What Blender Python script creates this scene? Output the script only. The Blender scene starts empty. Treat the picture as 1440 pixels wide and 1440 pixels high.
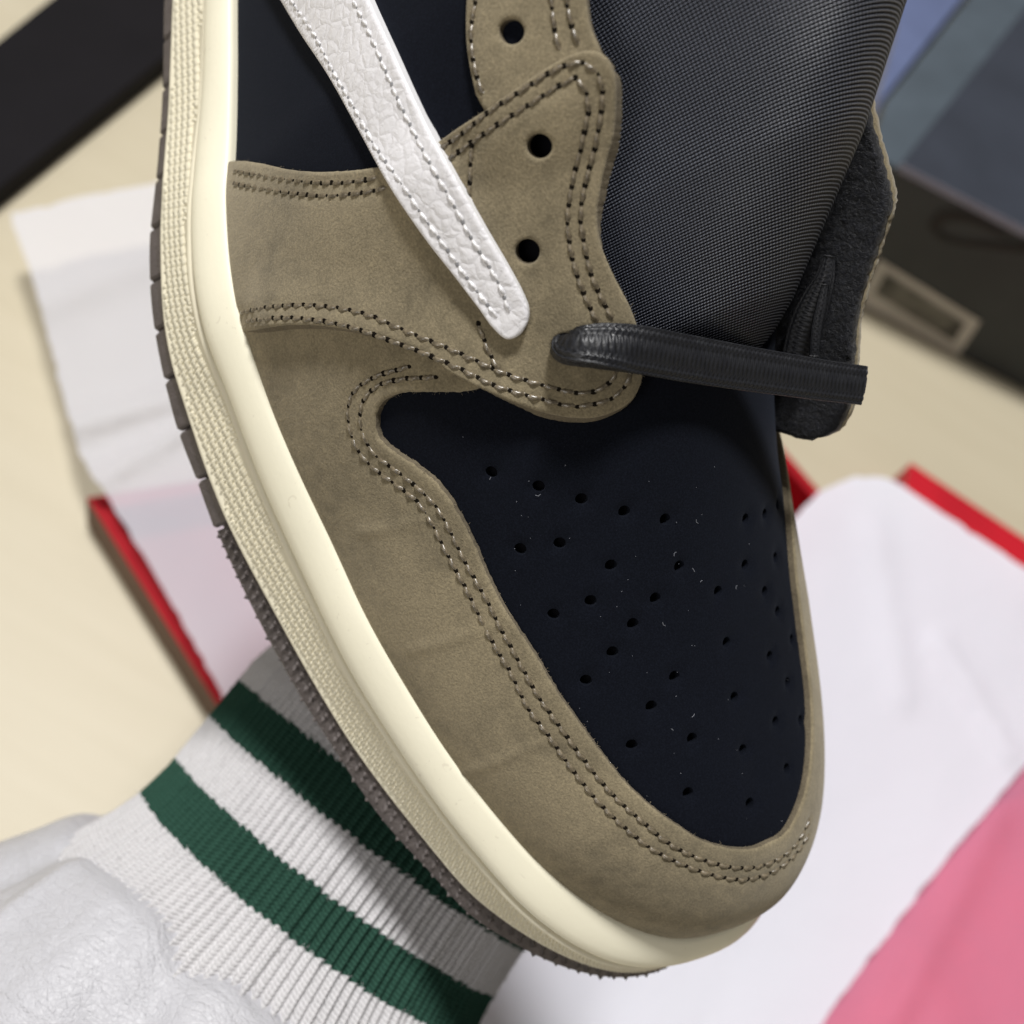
import bpy, math, random
import numpy as np
from mathutils import Matrix, Vector
from mathutils.geometry import delaunay_2d_cdt
from mathutils.kdtree import KDTree
random.seed(4); rng = np.random.default_rng(4)
scene = bpy.context.scene

# ---------------------------------------------------------------- camera, lights, exposure
PX, DIST = 0.13, 225.0                      # mm per photo pixel on the shoe's plane; camera distance (mm)
TABLE_DEPTH = 620.0                         # mm along the lens axis to the table
NT = np.array((0.285, 0.473, 0.834)); NT = NT/np.linalg.norm(NT)     # table's up direction in camera axes
WY = np.array((0, 0, -1.0)); WY = WY-NT*WY.dot(NT); WY /= np.linalg.norm(WY); WX = np.cross(WY, NT)
RW = np.array([WX, WY, NT])                 # camera axes -> world axes
CAMPOS = np.array((0, 0, TABLE_DEPTH*NT[2]*0.001))
def cam2world(p): return np.asarray(p, float) @ RW.T*0.001+CAMPOS
def world_dir(p): return np.asarray(p, float) @ RW.T
cam = bpy.data.cameras.new('camera'); cam_o = bpy.data.objects.new('camera', cam); scene.collection.objects.link(cam_o)
m4 = Matrix.Identity(4)
for i in range(3):
    for j in range(3): m4[i][j] = RW[i][j]
    m4[i][3] = CAMPOS[i]
cam_o.matrix_world = m4
cam.sensor_width = 36; cam.lens = 36*DIST/(1440*PX); cam.clip_start = 0.01; cam.clip_end = 20
cam.dof.use_dof = True; cam.dof.focus_distance = 0.207; cam.dof.aperture_fstop = 14.5
scene.camera = cam_o
w = bpy.data.worlds.new('World'); scene.world = w; w.use_nodes = True
w.node_tree.nodes['Background'].inputs[0].default_value = (1.0, 0.95, 0.89, 1); w.node_tree.nodes['Background'].inputs[1].default_value = 0.15
def area(name, dir_cam, dist, size, power, col, target=(0, 0, -235)):
    l = bpy.data.lights.new(name, 'AREA'); l.shape = 'DISK'; l.size = size; l.energy = power; l.color = col
    o = bpy.data.objects.new(name, l); scene.collection.objects.link(o)
    d = np.array(dir_cam, float); d /= np.linalg.norm(d)
    o.location = cam2world(np.array(target)+d*dist*1000)
    o.rotation_euler = Vector(world_dir(d)).to_track_quat('Z', 'Y').to_euler()
    return o
area('ceiling_light', (0.16, 0.72, 0.68), 3.0, 0.50, 112, (1.0, 0.985, 0.97))
area('fill_light', (-0.55, -0.30, 0.85), 1.8, 0.9, 8.5, (1.0, 0.965, 0.92))  # unseen soft fill, added to brighten the toe side, sole and tongue
cy = scene.cycles; cy.use_adaptive_sampling = True; cy.adaptive_threshold = .02; cy.max_bounces = 6; cy.diffuse_bounces = 3; cy.glossy_bounces = 2; cy.transmission_bounces = 3; cy.transparent_max_bounces = 6
vs = scene.view_settings; vs.view_transform = 'Standard'; vs.look = 'None'; vs.exposure = 0; vs.gamma = 1; vs.use_curve_mapping = False

# ---------------------------------------------------------------- geometry kernel (numpy, millimetres)
def nz(v):
    v = np.asarray(v, float); return v/np.linalg.norm(v, axis=-1, keepdims=True)
U3 = nz((0.58, .22, .78)); T3 = np.array((0.32, -0.93, 0.0)); T3 = nz(T3-U3*T3.dot(U3)); M3 = np.cross(U3, T3)
if M3[0] < 0: M3 = -M3
B3 = np.array([T3, M3, U3])                 # rows: toe-ward, medial, up (in camera axes)
O3 = np.array([(380-720)*PX, -(590-720)*PX, -DIST])
def to_cam(q): return np.asarray(q) @ B3 + O3
def to_shoe(p): return (np.asarray(p)-O3) @ B3.T
def project(q):
    p = to_cam(q); f = DIST/PX/(-p[..., 2])
    return np.stack([720+p[..., 0]*f, 720-p[..., 1]*f], -1)
def rays(P):
    P = np.atleast_2d(np.asarray(P, float))
    d = np.stack([(P[:, 0]-720)*PX, -(P[:, 1]-720)*PX, -DIST*np.ones(len(P))], -1)
    return nz(d) @ B3.T                      # directions in shoe axes
CAM_S = to_shoe(np.zeros(3))
def spring(a): return 0.0011*np.maximum(np.asarray(a)-10, 0)**2
def hit_level(P, c0):                        # photo points -> the sole level c0 above the bite plane (follows toe spring)
    r = rays(P); h = np.full(len(r), 1.0)*c0; c0 = np.asarray(c0, float)
    for _ in range(25):
        t = (h-CAM_S[2])/r[:, 2]; q = CAM_S+r*t[:, None]; h = c0+spring(q[:, 0])
    return q
def hit_plane(P, n, p0):
    r = rays(P); n = nz(n); t = ((np.asarray(p0)-CAM_S)@n)/(r@n); return CAM_S+r*t[:, None]
def catmull(P, step, closed=False):
    P = np.asarray(P, float); n = len(P); out = []
    rng = range(n if closed else n-1)
    for i in rng:
        p1, p2 = P[i], P[(i+1) % n]
        p0 = P[i-1] if (closed or i > 0) else 2*p1-p2
        p3 = P[(i+2) % n] if (closed or i+2 < n) else 2*p2-p1
        d0, d1, d2 = [max(np.linalg.norm(x), 1e-6)**.5 for x in (p1-p0, p2-p1, p3-p2)]
        m1 = (p2-p1) + d1*((p1-p0)/d0-(p2-p0)/(d0+d1)); m2 = (p2-p1) + d1*((p3-p2)/d2-(p3-p1)/(d1+d2))
        k = max(1, int(round(np.linalg.norm(p2-p1)/step))); t = (np.arange(k)/k)[:, None]
        out.append((2*t**3-3*t**2+1)*p1+(t**3-2*t**2+t)*m1+(-2*t**3+3*t**2)*p2+(t**3-t**2)*m2)
    out = np.concatenate(out)
    return out if closed else np.vstack([out, P[-1]])
def resample(P, step):
    d = np.r_[0, np.cumsum(np.linalg.norm(np.diff(P, axis=0), axis=1))]; n = max(2, int(d[-1]/step)+1)
    s = np.linspace(0, d[-1], n); return np.stack([np.interp(s, d, P[:, k]) for k in range(P.shape[1])], -1)
def sm(x, a, b):
    t = np.clip((np.asarray(x, float)-a)/(b-a), 0, 1); return t*t*(3-2*t)

# --- traced lines of the sole, photo pixels
BITE = [(324, -120), (322, 0), (322, 100), (319, 215), (315, 260), (317, 330), (323, 390), (333, 440), (352, 500), (380, 580), (416, 665), (464, 766), (512, 870), (570, 972), (630, 1066), (695, 1150), (760, 1222), (830, 1278), (890, 1310), (940, 1324), (985, 1322), (1040, 1302)]
RIDGE = [(297, -120), (290, 0), (283, 150), (273, 225), (267, 300), (268, 380), (275, 430), (287, 480), (323, 567), (353, 650), (380, 717), (413, 790), (447, 862), (487, 943), (530, 1013), (583, 1093), (633, 1163), (683, 1223), (720, 1266), (767, 1307), (822, 1341), (875, 1359), (922, 1360), (966, 1349)]
FOXB = [(250, -120), (243, 0), (240, 80), (236, 166), (229, 250), (226, 330), (227, 400), (231, 455), (243, 517), (265, 587), (287, 653), (313, 720), (347, 790), (388, 865), (421, 925), (453, 980), (493, 1044), (545, 1115), (600, 1183), (660, 1252), (712, 1294), (768, 1329), (817, 1352), (875, 1367), (915, 1366), (958, 1355)]
OUTB = [(240, -120), (232, 0), (230, 125), (221, 250), (213, 320), (212, 400), (219, 467), (232, 533), (250, 603), (277, 673), (302, 743), (327, 800), (360, 868), (403, 947), (431, 995), (467, 1050), (505, 1108), (549, 1166), (608, 1228), (665, 1288), (719, 1322), (765, 1347), (817, 1366), (870, 1375), (915, 1371), (958, 1358)]
def hs(a): return 1-0.30*sm(a, 40, 128)
def level_pts(P, c):
    q = hit_level(P, 0.0)
    for _ in range(6): q = hit_level(P, c*hs(q[:, 0]))
    return q
biteS = hit_level(catmull(BITE, 8), 0.0)
MED = [(123.4, 58), (120.2, 68.5), (113.5, 78.5), (103.5, 87), (90, 94), (70, 99), (45, 100.5), (15, 97), (-20, 92), (-60, 87), (-125, 84)]
_l = biteS[biteS[:, 0] < 123.4][:, :2]
per = resample(catmull(np.vstack([_l[::6], MED]), 1.0), 0.5)
# smooth
for _ in range(6): per[1:-1] = .25*per[:-2]+.5*per[1:-1]+.25*per[2:]
sper = np.r_[0, np.cumsum(np.linalg.norm(np.diff(per, axis=0), axis=1))]; SLEN = sper[-1]
tan = nz(np.gradient(per, axis=0)); nout = np.stack([tan[:, 1], -tan[:, 0]], -1)
# --- the last: S(s, v): s = arc length round the bite line (lateral back -> toe -> medial back), v = 0 at the sole, 1 on the ridge
SPINE = np.array([(-150, 190), (-110, 160), (-70, 130), (-26, 96), (-5, 80), (18.4, 62.5), (29, 56), (44.3, 48.6), (66.3, 40.8), (80, 37.2), (90, 34.6), (95, 33.5)])
_sp = catmull(SPINE, 0.5)
A_END, INSET, TUCK = 92.0, 3.4, 3.0
FULL = np.array([(0, 2.0), (100, 2.0), (200, 2.15), (250, 2.15), (280, 2.2), (330, 2.25), (360, 2.1), (400, 2.05), (530, 2.0)])
def center_b(a): return 50.0+0*a
def last(s, v):
    s = np.asarray(s, float); v = np.asarray(v, float)
    pa = np.interp(s, sper, per[:, 0]); pb = np.interp(s, sper, per[:, 1])
    na = np.interp(s, sper, nout[:, 0]); nb = np.interp(s, sper, nout[:, 1])
    c0 = spring(pa)-TUCK; pa = pa-na*INSET; pb = pb-nb*INSET
    k = 9.0; x = (A_END-pa)/k; qa = A_END-k*np.logaddexp(0, x)
    qb = center_b(qa); qc = np.interp(qa, _sp[:, 0], _sp[:, 1])
    n = np.interp(s, FULL[:, 0], FULL[:, 1]); th = v*np.pi/2
    h = 1-np.clip(np.cos(th), 0, 1)**(2/n); w = np.clip(np.sin(th), 0, 1)**(2/n)
    return np.stack([pa+(qa-pa)*h, pb+(qb-pb)*h, c0+(qc-c0)*w], -1)
def last_n(s, v):
    e, f = 0.4, 0.004
    v = np.clip(v, 0.012, 0.985)
    su = last(s+e, v)-last(s-e, v); sv = last(s, np.clip(v+f, 0, 1))-last(s, np.clip(v-f, 0, 1))
    return nz(np.cross(su, sv))
def skin(s, v, off): return last(s, v)+last_n(s, v)*np.asarray(off)[..., None]
_gs, _gv = np.meshgrid(np.linspace(0, SLEN, 330), np.linspace(0.0, 1, 90), indexing='ij')
_gP = {}
def unproject(P, off):                       # photo points -> (s, v) on the last's skin lifted by off
    P = np.atleast_2d(np.asarray(P, float)); off = np.broadcast_to(np.asarray(off, float), (len(P),))
    key = round(float(np.mean(off)))
    if key not in _gP:
        q = skin(_gs, _gv, np.full(_gs.shape, key)); n = last_n(_gs, _gv); front = ((CAM_S-q)*n).sum(-1) > 0
        f = front.ravel(); G = project(q).reshape(-1, 2)[f]; K = KDTree(len(G))
        for i, g in enumerate(G.tolist()): K.insert((g[0], g[1], 0), i)
        K.balance(); _gP[key] = (K, np.stack([_gs.ravel()[f], _gv.ravel()[f]], -1))
    K, SVK = _gP[key]; out = np.zeros((len(P), 2))
    for i, p in enumerate(P): out[i] = SVK[K.find((p[0], p[1], 0))[1]]
    for _ in range(12):
        s, v = out[:, 0], out[:, 1]; f0 = project(skin(s, v, off))-P
        fs = (project(skin(s+.3, v, off))-P-f0)/.3; fv = (project(skin(s, v+.003, off))-P-f0)/.003
        det = fs[:, 0]*fv[:, 1]-fs[:, 1]*fv[:, 0]; det = np.where(abs(det) < 30, np.sign(det+1e-9)*30, det)
        ds = -(f0[:, 0]*fv[:, 1]-f0[:, 1]*fv[:, 0])/det; dv = -(fs[:, 0]*f0[:, 1]-fs[:, 1]*f0[:, 0])/det
        out[:, 0] = np.clip(s+np.clip(ds, -4, 4), 0, SLEN); out[:, 1] = np.clip(v+np.clip(dv, -.04, .04), 0.0, 0.995)
    return out
# ---------------------------------------------------------------- blender helpers
def link(o, parent=None):
    scene.collection.objects.link(o); o.parent = parent; return o
def mesh_obj(name, verts, faces, mats, parent=None, smooth=True, uv=None, fmat=None, scale=0.001):
    me = bpy.data.meshes.new(name); me.from_pydata((np.asarray(verts, float)*scale).tolist(), [], [tuple(int(i) for i in f) for f in faces])
    for m in (mats if isinstance(mats, (list, tuple)) else [mats]): me.materials.append(m)
    if fmat is not None: me.polygons.foreach_set('material_index', np.asarray(fmat, np.int32))
    if smooth: me.polygons.foreach_set('use_smooth', np.ones(len(me.polygons), bool))
    if uv is not None:
        L = me.uv_layers.new(name='UVMap'); idx = np.zeros(len(me.loops), np.int32); me.loops.foreach_get('vertex_index', idx)
        L.data.foreach_set('uv', np.asarray(uv, np.float32)[idx].ravel())
    me.update(); return link(bpy.data.objects.new(name, me), parent)
def tag(o, label=None, cat=None, group=None, kind=None):
    for k, v in (('label', label), ('category', cat), ('group', group), ('kind', kind)):
        if v: o[k] = v
    return o
def grid_faces(nu, nv, closed_u=False, closed_v=False, base=0, flip=False):
    f = []
    for i in range(nu if closed_u else nu-1):
        for j in range(nv if closed_v else nv-1):
            a, b, c, d = i*nv+j, ((i+1) % nu)*nv+j, ((i+1) % nu)*nv+(j+1) % nv, i*nv+(j+1) % nv
            f.append((base+a, base+d, base+c, base+b) if flip else (base+a, base+b, base+c, base+d))
    return f
class MB:                                    # collects pieces into one mesh
    def __init__(s): s.v = []; s.f = []; s.m = []; s.n = 0
    def add(s, v, f, m=0):
        s.v.append(np.asarray(v, float)); s.f += [tuple(i+s.n for i in q) for q in f]; s.m += [m]*len(f); s.n += len(v)
    def build(s, name, mats, parent=None, smooth=True): return mesh_obj(name, np.vstack(s.v), s.f, mats, parent, smooth, fmat=s.m)

# ---------------------------------------------------------------- materials
class NT_:
    def __init__(s, name):
        s.mat = bpy.data.materials.new(name); s.mat.use_nodes = True; s.t = s.mat.node_tree; s.b = s.t.nodes['Principled BSDF']
        s.tc = s.t.nodes.new('ShaderNodeTexCoord')
    def n(s, typ, ins=None, **kw):
        x = s.t.nodes.new(typ)
        for k, v in kw.items(): setattr(x, k, v)
        for k, v in (ins or {}).items(): s.set(x, k, v)
        return x
    def set(s, x, k, v):
        if hasattr(v, 'bl_idname') or hasattr(v, 'is_linked'):
            s.t.links.new(v if hasattr(v, 'is_linked') else v.outputs[0], x.inputs[k])
        else: x.inputs[k].default_value = v
    def noise(s, scale, detail=3, rough=.55, dist=0, vec=None):
        return s.n('ShaderNodeTexNoise', {'Vector': vec or s.tc.outputs['Object'], 'Scale': scale, 'Detail': detail, 'Roughness': rough, 'Distortion': dist}).outputs['Fac']
    def vor(s, scale, feature='F1', vec=None, rnd=1.0):
        return s.n('ShaderNodeTexVoronoi', {'Vector': vec or s.tc.outputs['Object'], 'Scale': scale, 'Randomness': rnd}, feature=feature).outputs['Distance']
    def ramp(s, fac, stops):
        r = s.n('ShaderNodeValToRGB', {'Fac': fac}); e = r.color_ramp.elements
        while len(e) < len(stops): e.new(.5)
        for q, (p, c) in zip(e, stops): q.position = p; q.color = (*c, 1) if len(c) == 3 else c
        return r.outputs['Color']
    def val(s, fac, a, b, lo=0., hi=1.):
        return s.n('ShaderNodeMapRange', {'Value': fac, 'From Min': a, 'From Max': b, 'To Min': lo, 'To Max': hi}).outputs[0]
    def math(s, op, a, b=0.0):
        x = s.n('ShaderNodeMath', operation=op); s.set(x, 0, a); s.set(x, 1, b); return x.outputs[0]
    def mix(s, fac, a, b, blend='MIX'):
        x = s.n('ShaderNodeMix', data_type='RGBA', blend_type=blend); s.set(x, 0, fac)
        for k, v in ((6, a), (7, b)): s.set(x, k, v if not isinstance(v, tuple) else (*v, 1))
        return x.outputs[2]
    def bump(s, h, strength, dist, prev=None):
        x = s.n('ShaderNodeBump', {'Height': h, 'Strength': strength, 'Distance': dist})
        if prev is not None: s.set(x, 'Normal', prev)
        return x.outputs[0]
    def out(s, **kw):
        for k, v in kw.items():
            k = k.replace('_', ' ')
            s.set(s.b, k, (*v, 1) if isinstance(v, tuple) and len(v) == 3 and s.b.inputs[k].type == 'RGBA' else v)
        return s.mat
def nubuck(name, col, lo, hi, rough=.95, sheen=.25):
    N = NT_(name); big = N.noise(42, 4, .62, .6); mid = N.noise(300, 3, .65); fine = N.noise(2300, 2, .75)
    c = N.mix(N.val(big, .36, .64), tuple(x*lo for x in col), tuple(x*hi for x in col))
    c = N.mix(N.val(mid, .35, .7, 0, .55), c, tuple(x*hi*1.08 for x in col))
    c = N.mix(1.0, c, N.ramp(fine, [(.30, (.76, .76, .75)), (.5, (1, 1, 1)), (.70, (1.30, 1.30, 1.28))]), 'MULTIPLY')
    
    b = N.bump(fine, .6, .00022, N.bump(mid, .25, .0004))
    return N.out(Base_Color=c, Roughness=rough, Normal=b, Sheen_Weight=sheen, Sheen_Roughness=.6, Sheen_Tint=(.9, .85, .75), Specular_IOR_Level=.15)
TAN = (0.216, 0.180, 0.114)

M = {}
M['nubuck'] = nubuck('brown_nubuck', TAN, .66, 1.16)
M['cut_edge'] = nubuck('cut_leather_edge', (.145, .120, .082), .7, 1.15, sheen=.05)
M['swoosh_hole'] = NT_('stripe_needle_hole').out(Base_Color=(.25, .25, .26), Roughness=1.0)
M['needle_hole'] = NT_('needle_hole').out(Base_Color=(.012, .010, .008), Roughness=1.0, Specular_IOR_Level=0.0)
M['fibre'] = NT_('leather_fibre').out(Base_Color=(.30, .25, .17), Roughness=.8)
M['lint'] = NT_('pale_lint').out(Base_Color=(.20, .21, .24), Roughness=.8)
def black_nubuck():
    N = NT_('black_nubuck'); fine = N.noise(3200, 2, .6); big = N.noise(40, 3)
    c = N.mix(N.val(big, .3, .7), (.0024, .0032, .0062), (.0034, .0045, .0084)); c = N.mix(N.val(fine, .4, .75), c, (.0062, .0080, .0140))
    return N.out(Base_Color=c, Roughness=.92, Normal=N.bump(fine, .35, .00012), Sheen_Weight=.03, Sheen_Roughness=.5, Sheen_Tint=(.55, .65, .9), Specular_IOR_Level=.10)
M['black'] = black_nubuck()
def thread(name, col, rough=.42):
    N = NT_(name); return N.out(Base_Color=N.mix(N.val(N.noise(1800, 2), .35, .65), tuple(x*.6 for x in col), tuple(x*1.25 for x in col)), Roughness=rough, Specular_IOR_Level=.8)
M['thread'] = thread('brown_thread', (.160, .130, .085), .30); M['white_thread'] = thread('white_thread', (.74, .73, .74))
def cream(name, col, rough=.42):
    N = NT_(name); c = N.mix(N.val(N.noise(45, 4), .3, .7), tuple(x*.95 for x in col), col)
    mk = N.math('MULTIPLY', N.math('GREATER_THAN', N.noise(420, 2, .6, 1.5), .70), .20)
    c = N.mix(mk, c, (.42, .36, .26))
    b = N.bump(N.noise(900, 3), .10, .0003)
    return N.out(Base_Color=c, Roughness=N.val(N.noise(120, 3), .3, .7, rough-.06, rough+.1), Normal=b, Specular_IOR_Level=.4)
M['cream'] = cream('cream_midsole_rubber', (.87, .83, .66)); M['foxing'] = cream('textured_foxing_rubber', (.78, .73, .57), .5)
def outsole():
    N = NT_('dark_outsole_rubber'); c = N.mix(N.val(N.noise(300, 3), .3, .7), (.085, .072, .068), (.118, .101, .096))
    return N.out(Base_Color=c, Roughness=.58, Normal=N.bump(N.noise(1100, 3, .6, .8), .55, .0006), Specular_IOR_Level=.4)
M['outsole'] = outsole()
def pebble():
    N = NT_('white_pebbled_leather'); d = N.n('ShaderNodeVectorMath', {0: N.tc.outputs['Object'], 1: N.n('ShaderNodeVectorMath', {0: N.n('ShaderNodeTexNoise', {'Vector': N.tc.outputs['Object'], 'Scale': 300.0}).outputs['Color'], 'Scale': .0022}, operation='SCALE').outputs[0]}, operation='ADD').outputs[0]
    e = N.vor(380, 'DISTANCE_TO_EDGE', d); f = N.vor(1000, 'DISTANCE_TO_EDGE', d)
    h = N.math('ADD', N.val(e, 0, .22), N.math('MULTIPLY', N.val(f, 0, .2), .22))
    c = N.mix(N.val(e, 0, .05), (.70, .69, .71), (.77, .76, .78))
    return N.out(Base_Color=c, Roughness=.42, Normal=N.bump(h, .26, .0004), Specular_IOR_Level=.35)
M['swoosh'] = pebble()
M['swoosh_edge'] = NT_('white_leather_edge').out(Base_Color=(.74, .74, .75), Roughness=.5)
def nylon():
    N = NT_('black_woven_nylon'); uv = N.n('ShaderNodeSeparateXYZ', {0: N.tc.outputs['UV']}); k = 2*math.pi
    j = N.math('MULTIPLY', N.math('SUBTRACT', N.noise(130, 2), .5), 2.2)
    y = N.math('ADD', N.math('MULTIPLY', uv.outputs[0], k), j); sy = N.math('SINE', y); sx = N.math('SINE', N.math('ADD', N.math('MULTIPLY', uv.outputs[1], k), N.math('MULTIPLY', y, .5)))
    h = N.math('MULTIPLY', N.math('MAXIMUM', sy, -.2), N.val(sx, -1, 1, .25, 1)); t = N.val(h, .22, .95)
    c = N.mix(t, (.0025, .0032, .007), (.35, .385, .49))  # thread tops painted pale to carry the black nylon's sheen
    return N.out(Base_Color=c, Roughness=N.val(h, -.2, 1, .5, .32), Normal=N.bump(N.noise(22, 2), .35, .006, N.bump(h, .6, .0004)), Specular_IOR_Level=N.val(h, -.1, .5, .1, 1.0))
M['nylon'] = nylon()
def lace_mat():
    N = NT_('waxed_black_lace'); uv = N.n('ShaderNodeSeparateXYZ', {0: N.tc.outputs['UV']}); k = 2*math.pi
    n = N.math('MULTIPLY', N.noise(900, 2), 1.6)
    a = N.math('SINE', N.math('ADD', N.math('MULTIPLY', N.math('ADD', uv.outputs[0], uv.outputs[1]), k), n)); b = N.math('SINE', N.math('ADD', N.math('MULTIPLY', N.math('SUBTRACT', uv.outputs[0], uv.outputs[1]), k), n))
    h = N.math('MAXIMUM', a, b)
    return N.out(Base_Color=N.mix(N.val(h, -.3, 1), (.0035, .004, .0055), (.0115, .0125, .0165)), Roughness=N.val(N.noise(500, 3), .3, .7, .34, .6), Normal=N.bump(h, .22, .0003, N.bump(N.noise(900, 2), .3, .0003)), Specular_IOR_Level=.5)
M['lace'] = lace_mat()
def fuzzy():
    N = NT_('black_terry_lining'); h = N.noise(1300, 4, .7, .6)
    return N.out(Base_Color=N.mix(N.val(h, .4, .7), (.0012, .0014, .0024), (.010, .0115, .018)), Roughness=.6, Normal=N.bump(h, .8, .0007, N.bump(N.noise(420, 2), .4, .0008)), Sheen_Weight=.1, Sheen_Roughness=.4, Specular_IOR_Level=.4)
M['lining'] = fuzzy()
M['inside'] = NT_('dark_inside').out(Base_Color=(.006, .006, .008), Roughness=.95, Specular_IOR_Level=.05)
def knit(name, col, dark):
    N = NT_(name); uv = N.n('ShaderNodeSeparateXYZ', {0: N.tc.outputs['UV']}); k = 2*math.pi
    n = N.math('MULTIPLY', N.noise(700, 2), 2.2)
    v = N.math('ABSOLUTE', N.math('SINE', N.math('MULTIPLY', uv.outputs[0], k/2)))
    h = N.math('SINE', N.math('ADD', N.math('ADD', N.math('MULTIPLY', uv.outputs[1], k), N.math('MULTIPLY', v, 2.2)), n))
    f = N.noise(2600, 3, .7)
    c = N.mix(N.val(N.math('ADD', h, N.math('MULTIPLY', f, 1.2)), -.6, 1.2), dark, col)
    return N.out(Base_Color=c, Roughness=.95, Normal=N.bump(f, .5, .0006, N.bump(h, .36, .0006)), Sheen_Weight=.35, Sheen_Roughness=.5, Sheen_Tint=col, Specular_IOR_Level=.1)
M['knit_white'] = knit('white_rib_knit', (.70, .69, .70), (.56, .55, .56)); M['knit_green'] = knit('green_rib_knit', (.034, .092, .066), (.014, .042, .030))
def sleeve_leather():
    N = NT_('white_sleeve_leather'); st = N.n('ShaderNodeMapping', {'Vector': N.tc.outputs['Object'], 'Rotation': (.5, .3, .9), 'Scale': (1.0, 1.9, 1.0)}).outputs[0]
    d = N.n('ShaderNodeVectorMath', {0: st, 1: N.n('ShaderNodeVectorMath', {0: N.n('ShaderNodeTexNoise', {'Vector': N.tc.outputs['Object'], 'Scale': 60.0, 'Detail': 4.0}).outputs['Color'], 'Scale': .012}, operation='SCALE').outputs[0]}, operation='ADD').outputs[0]
    e2 = N.vor(300, 'DISTANCE_TO_EDGE', d); e3 = N.vor(900, 'DISTANCE_TO_EDGE'); ws = N.n('ShaderNodeMapping', {'Vector': d, 'Rotation': (0, 0, .4), 'Scale': (1.0, 3.2, 1.6)}).outputs[0]
    b = N.bump(N.noise(34, 4, .55, 1.4, ws), .40, .0026); b = N.bump(N.val(e2, 0, .12), .34, .00028, b); b = N.bump(N.val(e3, 0, .2), .45, .00016, b)
    return N.out(Base_Color=(.52, .52, .55), Roughness=.46, Normal=b, Specular_IOR_Level=.45)
M['sleeve'] = sleeve_leather()
def paper(name, col, alpha):
    N = NT_(name); t = N.t; h = N.noise(14, 5, .6, .4)
    bs = N.bump(h, .4, .006); N.out(Base_Color=col, Roughness=.75, Normal=bs, Specular_IOR_Level=.2)
    tr = N.n('ShaderNodeBsdfTranslucent', {'Color': (*col, 1)}); mx = N.n('ShaderNodeMixShader', {0: .25, 1: N.b, 2: tr})
    tp = N.n('ShaderNodeBsdfTransparent'); m2 = N.n('ShaderNodeMixShader', {0: alpha, 1: mx, 2: tp})
    t.links.new(m2.outputs[0], t.nodes['Material Output'].inputs[0]); return N.mat
M['tissue'] = paper('thin_tissue_paper', (.84, .85, .94), .36); M['paper'] = paper('white_wrapping_paper', (.87, .88, .97), .0)
M['tissue_pink'] = paper('single_layer_tissue', (1.0, .48, .72), .54)
def plain(name, col, rough=.6, var=.12, scale=30, spec=.3):
    N = NT_(name); return N.out(Base_Color=N.mix(N.val(N.noise(scale, 4), .3, .7), tuple(x*(1-var) for x in col), tuple(x*(1+var) for x in col)), Roughness=rough, Specular_IOR_Level=spec)
M['red'] = plain('red_card', (.50, .010, .022), .45); M['maroon'] = plain('deep_red_card', (.34, .008, .015), .7, .1, 30, .15); M['card_brown'] = plain('brown_card', (.16, .105, .075), .8)
M['navy'] = plain('navy_black_card', (.034, .040, .055), .5); M['olive'] = plain('olive_black_card', (.038, .042, .042), .55); M['teal'] = plain('grey_teal_card', (.070, .090, .110), .6)
M['print_shade_black'] = plain('black_print_and_shade', (.012, .011, .010), .5); M['lid_black'] = plain('black_lid_card', (.007, .006, .0075), .75, .12, 30, .15)
M['sticker'] = plain('off_white_sticker', (.46, .43, .38), .6); M['sticker_dark'] = plain('dark_sticker_print', (.10, .095, .078), .6, .85, 55)
M['blue'] = plain('pale_blue_sheet', (.12, .15, .27), .4); M['lid_edge'] = plain('painted_lid_highlight', (.24, .24, .30), .6)  # pale lid edge: its bluish highlight is painted into the card colour
M['skin'] = plain('skin', (.55, .33, .24), .5)
def wood():
    N = NT_('pale_wood_top'); mp = N.n('ShaderNodeMapping', {'Vector': N.tc.outputs['Object'], 'Rotation': (0, 0, .7), 'Scale': (2.2, 26, 1)}).outputs[0]
    g = N.noise(3.2, 5, .6, .3, mp); c = N.mix(N.val(g, .3, .7), (.52, .46, .33), (.55, .49, .36)); c = N.mix(N.val(N.noise(4, 2), .3, .7, 0, .35), c, (.56, .51, .39))
    return N.out(Base_Color=c, Roughness=.45, Specular_IOR_Level=.35)
M['wood'] = wood()

# ---------------------------------------------------------------- shoe
VS = 62.0                                    # v -> mm scale used when meshing panels
shoe = bpy.data.objects.new('sneaker', None); link(shoe)
m4 = Matrix.Identity(4); RS = RW @ B3.T; loc = cam2world(O3)
for i in range(3):
    for j in range(3): m4[i][j] = RS[i][j]
    m4[i][3] = loc[i]
shoe.matrix_world = m4
tag(shoe, 'brown and black nubuck low sneaker with cream sole held over the table', 'shoe')

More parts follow.
